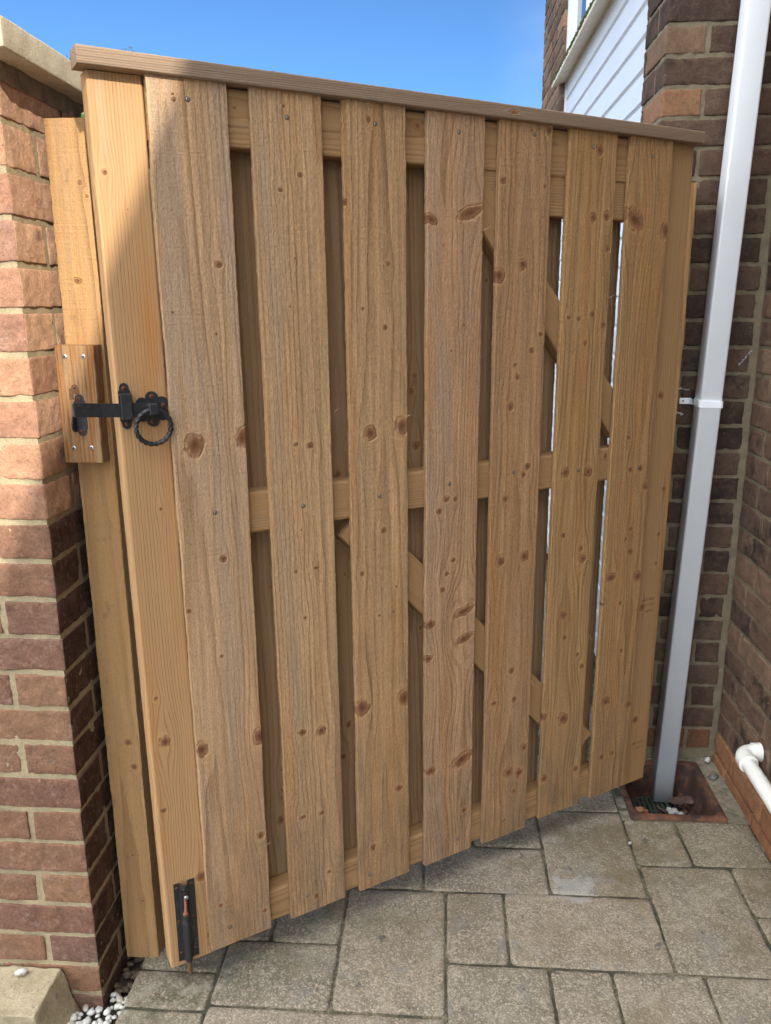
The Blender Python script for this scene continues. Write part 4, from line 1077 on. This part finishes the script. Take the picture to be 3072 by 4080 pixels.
# ------------------------------------------------------------------ house
house = empty('house', (.892, 2.397, 0), label='dark brown brick house with white cladding, a window sill and an orange brick foot', cat='house')
HM = Matrix.Translation((-.892, -2.397, 0))
DR = [(.130, .080, .054), (.105, .066, .046), (.145, .090, .062), (.120, .073, .052), (.095, .060, .044), (.16, .103, .070)]
def dcol(r):
    q = r.random()
    if q < .05: return (.21, .120, .070), .0
    if q < .2: return (.165, .100, .068), .12
    return r.choice(DR), r.uniform(.05, .4)
rh_ = random.Random(33); lst = []
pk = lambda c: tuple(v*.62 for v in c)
xi = .892
for m in range(-8, 30):
    zt = 2.135-.075*m-.005; zb = zt-.065
    org = m >= 27
    def C(force=None):
        if force: return force, .0
        if org: return rh_.choice([(.22, .100, .052), (.25, .12, .062), (.19, .085, .045)]), 0.0
        return dcol(rh_)
    j = lambda: rh_.uniform(-.0015, .0015)
    if m < 28:
        if m % 2 == 0:
            c, b = C((.25, .130, .070) if m == 2 else ((.17, .105, .066) if m == 0 else None))
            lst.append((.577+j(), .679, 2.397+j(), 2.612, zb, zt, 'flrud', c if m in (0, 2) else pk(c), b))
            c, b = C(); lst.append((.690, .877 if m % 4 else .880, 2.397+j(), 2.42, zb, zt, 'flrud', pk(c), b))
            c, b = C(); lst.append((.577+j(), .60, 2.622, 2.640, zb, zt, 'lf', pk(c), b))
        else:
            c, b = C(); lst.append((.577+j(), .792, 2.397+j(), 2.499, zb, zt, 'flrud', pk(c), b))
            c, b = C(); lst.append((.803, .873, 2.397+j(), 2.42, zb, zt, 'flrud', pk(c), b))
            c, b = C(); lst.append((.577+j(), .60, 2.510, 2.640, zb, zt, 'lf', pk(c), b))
    # return wall, facing -x
    y = 2.389; first = True
    pr = .886 if org else .892
    while y > (.9 if m > -4 else 1.7):
        L = .102 if (first and m % 2 == 0) else .215
        if first and m % 2: L = .215-.06
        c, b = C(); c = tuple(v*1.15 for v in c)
        lst.append((pr+j(), pr+.02, y-L, y, zb, zt, 'lfud' if y < 2.38 else 'lfud', c, b))
        y -= L+.010; first = False
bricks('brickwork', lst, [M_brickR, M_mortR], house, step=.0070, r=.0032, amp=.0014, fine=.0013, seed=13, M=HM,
       mortar=[((.5805, 2.4005, -.13), (.33, 0, 0), (0, 0, 2.95), 44, 370, .0018),
               ((.5805, 2.645, -.13), (0, -.245, 0), (0, 0, 2.95), 30, 300, .0015),
               ((.8960, 2.4010, -.13), (0, -1.6, 0), (0, 0, 2.80), 200, 350, .0018)])
# far pier beyond the cladding
lst = []
for m in range(-20, 3):
    zt = 2.135-.075*m-.005; zb = zt-.065
    y = 4.47; first = True
    while y < 5.28:
        L = (.102 if m % 2 == 0 else .215) if first else .215
        L = min(L, 5.31-y)
        c, b = dcol(rh_)
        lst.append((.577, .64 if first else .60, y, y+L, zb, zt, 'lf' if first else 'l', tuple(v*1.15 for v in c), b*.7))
        y += L+.010; first = False
bricks('far_brickwork', lst, [M_brickR, M_mortR], house, step=.02, r=.005, amp=.002, fine=.001, seed=14, M=HM,
       mortar=[((.5810, 5.31, 1.5), (0, -.835, 0), (0, 0, 2.2), 20, 50, .001), ((.5810, 4.4735, 1.5), (.06, 0, 0), (0, 0, 2.2), 3, 50, .001)])
# solid body: gable prism, ridge parallel to x
def zr(y): return 3.19+.413*(y+2.19)
mb = MB()
RY = 2.4
outl = [(-2.6, -.1), (2.40, -.1), (2.40, zr(RY)-.05), (-2.6, zr(-2.6)-.05)]
n = 4
V = [(.8985, y, z) for y, z in outl]+[(7.0, y, z) for y, z in outl]
F = [(0, 3, 2, 1), (4, 5, 6, 7)]+[(i, i+4, (i+1) % 4+4, (i+1) % 4)[::-1] for i in range(4)]
mb.add(V, F)
mb.obj('side_wall', M_bplain, house, HM)
mb = MB()
mb.box(.583, 7.0, 2.403, 2.638, -.1, 4.9)                       # pier core
mb.box(.62, 7.0, 2.638, 4.4735, 3.45, 4.2)                      # wall over the window
mb.box(.583, 7.0, 4.4765, 5.305, -.1, 3.85)                     # far part
mb.box(.66, 7.0, 2.640, 4.474, -.1, 2.50)                       # behind the cladding
mb.obj('rear_wall', M_bplain, house, HM)
mb = MB()
z1, z2 = zr(-2.75), zr(RY)
for x0 in (.86,):
    V = [(x0, -2.75, z1-.09), (x0, -2.75, z1), (x0, RY, z2), (x0, 6.6, z2-.413*(6.6-RY)), (x0, 6.6, z2-.413*(6.6-RY)-.09), (x0, RY, z2-.09)]
    V2 = [(7.2, y, z) for _, y, z in V]
    VA = V+V2
    F = [(0, 1, 2, 5), (5, 2, 3, 4), (6, 11, 8, 7), (11, 10, 9, 8)]
    F += [(1, 7, 8, 2), (2, 8, 9, 3), (0, 5, 11, 6), (5, 4, 10, 11), (0, 6, 7, 1), (4, 3, 9, 10)]
    mb.add(VA, F)
mb.obj('roof', M_roof, house, HM)
# cladding of tongue and groove boards between the piers
mb = MB(); P0 = .0955; zz = 2.025-P0*20
prof = []
k = 0
while zz < 2.49:
    top = min(zz+P0, 2.503)
    prof += [(.607, zz+.0015), (.602, zz+.006), (.602, top-.016), (.6075, top-.0090), (.6105, top-.0085), (.6105, top)]
    zz += P0
n = len(prof)
V = [(x, y, z) for y in (2.6405, 4.4725) for x, z in prof]
F = [(i, i+1, n+i+1, n+i) for i in range(n-1)]
mb.add(V, F)
mb.box(.598, .620, 4.4500, 4.4735, .05, 2.503)
mb.obj('cladding', M_clad, house, HM)
# sill with mossy front edge and the window above it
wd = empty('window', (0, 0, 0), parent=house)
wd.matrix_local = HM
mb = MB(); mb.add([(.538, y, z) for y, z in ((2.6, 2.478), (2.6, 2.505))] + [(.620, y, z) for y, z in ((2.6, 2.540), (2.6, 2.500))] +
                  [(.538, y, z) for y, z in ((4.515, 2.478), (4.515, 2.505))] + [(.620, y, z) for y, z in ((4.515, 2.540), (4.515, 2.500))],
                  [(0, 1, 2, 3), (7, 6, 5, 4), (0, 4, 5, 1), (1, 5, 6, 2), (3, 7, 4, 0), (2, 6, 7, 3)])
# keep the sill clear of the brick piers at both ends
mb.V[0][:, 1] = np.clip(mb.V[0][:, 1], 2.642, 4.515)
mb.box(.5995, .612, 2.642, 4.452, 2.488, 2.502)
mb.obj('sill', M_cream, wd)
lm = MB(); rr = random.Random(8)
for q in range(900):
    y = rr.uniform(2.65, 4.50); s = rr.uniform(.003, .008)
    V, F = blob(None, None, (.539+rr.uniform(-.002, .006), y, 2.503+rr.uniform(-.010, .004)), s, rr.randint(1, 60), (1, 1.6, .8), sub=1)
    lm.add(V, F, True)
lm.obj('moss', M_moss, wd)
mb = MB()
mb.box(.596, .640, 4.378, 4.4725, 2.541, 3.448); mb.box(.600, .640, 2.642, 4.378, 2.541, 2.595); mb.box(.600, .640, 2.642, 4.378, 3.40, 3.448)
for y in (3.0, 3.9, 4.31): mb.box(.602, .638, y, y+.045, 2.595, 3.40)
mb.obj('frame', M_pvc, wd)
mb = MB(); mb.box(.620, .624, 2.642, 4.38, 2.595, 3.40)
mb.obj('pane', M_glass, wd)
# sealant smears and mortar drips on the bricks
mb = MB(); rs = random.Random(4)
def smear(p, q, y, r0, n, ax='y'):
    for i in range(n):
        t = i/max(1, n-1); x = p[0]+(q[0]-p[0])*t+rs.uniform(-1, 1)*r0*.6; z = p[1]+(q[1]-p[1])*t+rs.uniform(-1, 1)*r0*.8
        c = (x, y, z) if ax == 'y' else (y, x, z)
        V, F = blob(None, None, c, rs.uniform(.35, 1)*r0, rs.randint(1, 70), (1, .28, .8) if ax == 'y' else (.28, 1, .8), sub=1, amp=.5)
        mb.add(V, F, True)
for sm in (((.668, 1.196), (.712, 1.190), .0035, 26), ((.668, 1.128), (.70, 1.120), .0032, 26), ((.846, 1.26), (.876, 1.300), .0027, 26)):
    mb = MB(); smear(sm[0], sm[1], 2.3955, sm[2], sm[3])
    mb.obj('sealant_smear', M_splat, house, HM)

# ------------------------------------------------------------------ downpipe
dp = empty('downpipe', (.72, 2.343, 0), label='white square plastic downpipe in front of the dark brick pier', cat='drainpipe')
DM = Matrix.Translation((-.72, -2.343, 0))
lean = Matrix.Translation((.6870, 2.310, -.105)) @ Matrix.Rotation(math.atan(.0268), 4, 'Y')
mb = MB(); w = .0602; dpt = .060; r = .006
def rrect(w, d, r, k=4):
    p = []
    for cx, cy, a0 in ((r, r, 180), (w-r, r, 270), (w-r, d-r, 0), (r, d-r, 90)):
        for i in range(k+1):
            a = R(a0+90*i/k); p.append((cx+r*math.cos(a), cy+r*math.sin(a)))
    return p
loop = rrect(w, dpt, r); n = len(loop)
V = [(x, y, z) for z in (0, 2.9) for x, y in loop]
F = [(i, (i+1) % n, (i+1) % n+n, i+n) for i in range(n)]
inn = [(.002+x*(w-.004)/w, .002+y*(dpt-.004)/dpt) for x, y in loop]
V += [(x, y, z) for z in (0, 2.9) for x, y in inn]
F += [((i+1) % n+2*n, i+2*n, i+3*n, (i+1) % n+3*n) for i in range(n)] + [(i, i+2*n, (i+1) % n+2*n, (i+1) % n) for i in range(n)]
mb.add(V, F, True)
mb.obj('pipe', M_pvc, dp, DM @ lean)
mb = MB()
l2 = [(x*1.0-.0035+(.0042*2 if x > w/2 else 0)*.83, y-.0035) for x, y in rrect(w+.0, dpt+.003, .006)]
l2 = [(-.0032+x*(w+.0064)/w, -.0034+y) for x, y in rrect(w, dpt+.003, .007)]
V = [(x, y, z) for z in (0, .0185) for x, y in l2]; n = len(l2)
F = [(i, (i+1) % n, (i+1) % n+n, i+n) for i in range(n)] + [tuple(range(n-1, -1, -1)), tuple(range(n, 2*n))]
mb.add(V, F, False)
mb.box(-.036, -.0028, .0735, .0775, .0005, .0180, b=.001)
mb.add([(-.006, .056, z) for z in (.002, .0165)]+[(-.010, .0765, z) for z in (.002, .0165)]+[(-.0032, .056, z) for z in (.002, .0165)]+[(-.004, .0765, z) for z in (.002, .0165)],
       [(0, 1, 3, 2), (4, 6, 7, 5), (1, 5, 7, 3), (0, 2, 6, 4)])
br = mb.obj('bracket', M_pvc, dp, DM @ lean @ Matrix.Translation((0, 0, 1.2545)))
screw('screw', br, Matrix.Translation((-.0262, .0735, .0093)), .0036, M_zinc, .001, False)

# ------------------------------------------------------------------ waste pipe
wp = empty('waste_pipe', (.84, 2.06, .225), label='white round waste pipe with an elbow coming out of the brick wall near the drain', cat='pipe')
WM = Matrix.Translation((-.84, -2.06, -.225))
pts = [(.900, 2.060, .2290), (.878, 2.060, .2285)]
for a in range(0, 91, 10):
    pts.append((.866-.026*math.sin(R(a)), 2.060-.026+.026*math.cos(R(a)), .2265-.0025*a/90))
pts += [(.840, 2.020, .2238)]
mb = MB(); mb.tube(pts, .0225, 24)
mb.tube([(.888, 2.060, .2288), (.868, 2.060, .2285)], [.0252, .0252], 24); mb.tube([(.890, 2.060, .2288), (.887, 2.060, .2288)], [.0262, .0262], 24)
mb.tube([(.840, 2.036, .224), (.840, 2.006, .2236)], .0248, 24); mb.tube([(.840, 2.009, .2236), (.840, 2.004, .2236)], .0256, 24)
mb.obj('elbow', M_pvcw, wp, WM)
mb = MB(); mb.tube([(.840, 2.03, .2238), (.840, 1.2, .2100)], .0200, 28)
mb.obj('pipe', M_pvcw, wp, WM)
mb = MB()
V, F = blob(None, None, (.893, 2.060, .229), .030, 5, (.15, 1, 1.1), sub=3, amp=.3)
mb.add(V, F, True); mb.obj('broken_brick_hole', M_rustiron, wp, WM)

# ------------------------------------------------------------------ gully
gy = empty('drain_gully', (.6925, 2.22, 0), label='rusty sunken drain box with a grate under the white downpipe', cat='drain')
GM = Matrix.Translation((-.6925, -2.22, 0))
def rloop(x0, x1, y0, y1, r, z, k=5):
    p = []
    for cx, cy, a0 in ((x0+r, y0+r, 180), (x1-r, y0+r, 270), (x1-r, y1-r, 0), (x0+r, y1-r, 90)):
        for i in range(k+1):
            a = R(a0+90*i/k); p.append((cx+r*math.cos(a), cy+r*math.sin(a), z))
    return p
ls = [(.556, .829, 2.068, 2.372, .003, -.06), (.556, .829, 2.068, 2.372, .003, .0045), (.558, .827, 2.070, 2.370, .003, .006), (.572, .813, 2.085, 2.357, .026, .006),
      (.574, .811, 2.087, 2.355, .028, .003), (.580, .803, 2.100, 2.352, .040, -.085), (.586, .797, 2.110, 2.350, .045, -.120), (.60, .785, 2.125, 2.345, .05, -.132), (.64, .74, 2.17, 2.30, .045, -.133)]
V = []; F = []
n = 24
for a in ls: V += rloop(*a)
for q in range(len(ls)-1):
    for i in range(n):
        j = (i+1) % n; F.append((q*n+i, q*n+j, q*n+n+j, q*n+n+i))
F.append(tuple((len(ls)-1)*n+i for i in range(n)))
V = np.array(V); V[n*3:, :] += (np.stack([vnoise(V[n*3:]*60, 3), vnoise(V[n*3:]*60, 4), vnoise(V[n*3:]*60, 5)], 1)-.5)*.003
mb = MB(); mb.add(V, F, False)
gf = mb.obj('gully_frame', M_rustiron, gy, GM)
bm = bmesh.new(); bm.from_mesh(gf.data); bmesh.ops.subdivide_edges(bm, edges=bm.edges, cuts=2, use_grid_fill=True); bm.to_mesh(gf.data); bm.free()
for p in gf.data.polygons: p.use_smooth = True
mb = MB(); cx, cy, cz = .672, 2.272, -.112
mb.lathe([(.072, -.012), (.074, 0), (.070, .004), (.064, .002)], (cx, cy, cz), (0, 0, 1), 40)
for i in range(9):
    x = cx-.056+i*.014; hh = math.sqrt(max(0, .0655**2-(x-cx)**2))
    mb.box(x-.0042, x+.0042, cy-hh, cy+hh, cz-.006, cz+.0018, b=.0012)
mb.box(cx-.065, cx+.065, cy-.004, cy+.004, cz-.0055, cz+.0010)
mb.obj('grate', M_grate, gy, GM)
rk = random.Random(2)
# litter in the drain
def dead_leaf(c, s, rot, seed, label, tilt=.3):
    r = random.Random(seed); N = 26; V = [(0, 0, 0)]
    for i in range(N):
        a = 2*math.pi*i/N; rr = s*(.72+.28*math.cos(a*2)+.20*r.uniform(-1, 1)*(i % 2)+.12*r.uniform(-1, 1))
        x, y = rr*math.cos(a)*1.25, rr*math.sin(a)*.85
        V.append((x, y, .25*abs(y)+r.uniform(-.1, .16)*s))
    F = [(0, i+1, (i+1) % N+1) for i in range(N)]
    mb = MB(); mb.add(V, F, False); mb.add([(x, y, z-.0006) for x, y, z in V], [f[::-1] for f in F], False)
    return mb.obj('dead_leaf', M_leaf, None, Matrix.Translation(c) @ Matrix.Rotation(rot, 4, 'Z') @ Matrix.Rotation(tilt, 4, 'X'), label=label, cat='leaf')
dead_leaf((.772, 2.284, -.082), .032, .3, 3, 'large crumpled brown dead leaf on the drain grate right of the downpipe', .25)
dead_leaf((.742, 2.305, -.090), .018, 1.6, 5, 'small curled brown dead leaf half under the end of the downpipe', -.3)
dead_leaf((.700, 2.262, -.100), .013, 2.2, 8, 'tiny dark leaf scrap lying on the drain grate between brick chips and rubble', .1)
dead_leaf((.765, 2.255, -.104), .016, .9, 9, 'dark leaf scrap in front of the large crumpled leaf in the drain', .5)
mb = MB()
for q in range(240):
    V, F = blob(None, None, (rk.uniform(.60, .79), rk.uniform(2.20, 2.345), -.128+rk.uniform(0, .012)), rk.uniform(.003, .009), rk.randint(1, 80), (1, 1, .6), sub=1, amp=.5)
    mb.add(V, F, True)
mb.obj('silt', simple('wet_silt', (.04, .032, .024), .7, 0, .5, 90, .002), kind='stuff', label='dark wet silt and grit lying in the bottom of the drain', cat='silt')
blob('brick_chip', M_chip, (.629, 2.246, -.096), .0125, 11, (1.25, .9, .9), sub=2, amp=.6, rot=2.3, label='largest pale orange brick chip, left corner of the drain grate', cat='stone')
blob('brick_chip', simple('red_chip', (.34, .11, .055), .9, 0, .2, 120), (.648, 2.247, -.100), .0085, 14, (1, .9, .9), sub=2, amp=.6, rot=.2, label='small red brick chip beside the larger pale orange chip in the drain', cat='stone')
for i, (x, y, sz) in enumerate(((.733, 2.250, .012), (.750, 2.236, .010), (.724, 2.264, .009), (.741, 2.262, .010), (.757, 2.246, .009), (.728, 2.240, .008))):
    blob('pale_rubble', M_chalk, (x, y, -.106+sz*.5), sz, 20+i, (1.3, 1, .5), sub=2, amp=.5, rot=i, label='flat pale grey rubble scraps heaped on the drain grate in front of the leaf', cat='stone', group='pale rubble in the drain')
blob('pebble', M_chalk, (.528, 1.951, .004), .0055, 31, (1.1, 1, .7), sub=2, rot=1, label='small grey pebble on the paving joint in front of the drain', cat='pebble')
blob('stone_chip', M_pebble, (.865, 2.375, .010), .010, 35, (1.3, 1, .7), sub=2, amp=.5, rot=1, label='pale stone chip on the cement in the corner of the brick walls', cat='stone')
blob('slate_chip', simple('slate', (.14, .15, .15), .7), (.8575, 2.290, .004), .013, 36, (1.4, 1, .25), sub=2, amp=.4, rot=1, label='flat dark slate scrap on the cement right of the drain', cat='stone')

# ------------------------------------------------------------------ conifer far behind the gate
tr = empty('conifer_tree', (-4.75, 12.0, 0), label='green conifer far behind, its tips just showing over wall and gate', cat='tree')
mb = MB(); mb.tube([(0, 0, -.05), (.02, 0, 2.2), (0, .02, 4.4)], [.13, .08, .02], 10); mb.obj('trunk', M_bark, tr)
rt = random.Random(12); V = []; F = []
def tip(c, s):
    c = Vector(c)
    for q in range(70):
        d = Vector((rt.gauss(0, 1), rt.gauss(0, 1), rt.gauss(0, .8))).normalized()
        p = c + d*s*rt.uniform(.1, 1); e = p + (d+Vector((0, 0, .4)))*s*rt.uniform(.2, .5)
        wv = Vector((rt.uniform(-1, 1), rt.uniform(-1, 1), rt.uniform(-1, 1))).normalized()*s*.07
        b = len(V); V.extend([tuple(p-wv), tuple(p+wv), tuple(e)]); F.append((b, b+1, b+2))
for q in range(420):
    h = rt.uniform(.4, 4.0); rad = max(.1, 1.1-h*.22)*math.sqrt(rt.random()); a = rt.uniform(0, 6.28)
    tip((rad*math.cos(a), rad*math.sin(a), h), rt.uniform(.12, .24))
for x, z, s in ((-.42, 4.66, .10), (-.48, 4.56, .12), (-.36, 4.50, .14), (-.55, 4.45, .14), (.36, 4.79, .055), (.45, 4.83, .05), (.50, 4.78, .05), (.26, 4.74, .07), (.4, 4.66, .1), (0, 4.5, .2), (-.2, 4.4, .2), (.2, 4.4, .2), (.5, 4.5, .15), (0, 4.2, .25), (.4, 4.2, .25), (-.4, 4.2, .25)):
    tip((x, 0, z), s)
mb = MB(); mb.add(V, F); mb.obj('crown', M_needle, tr)
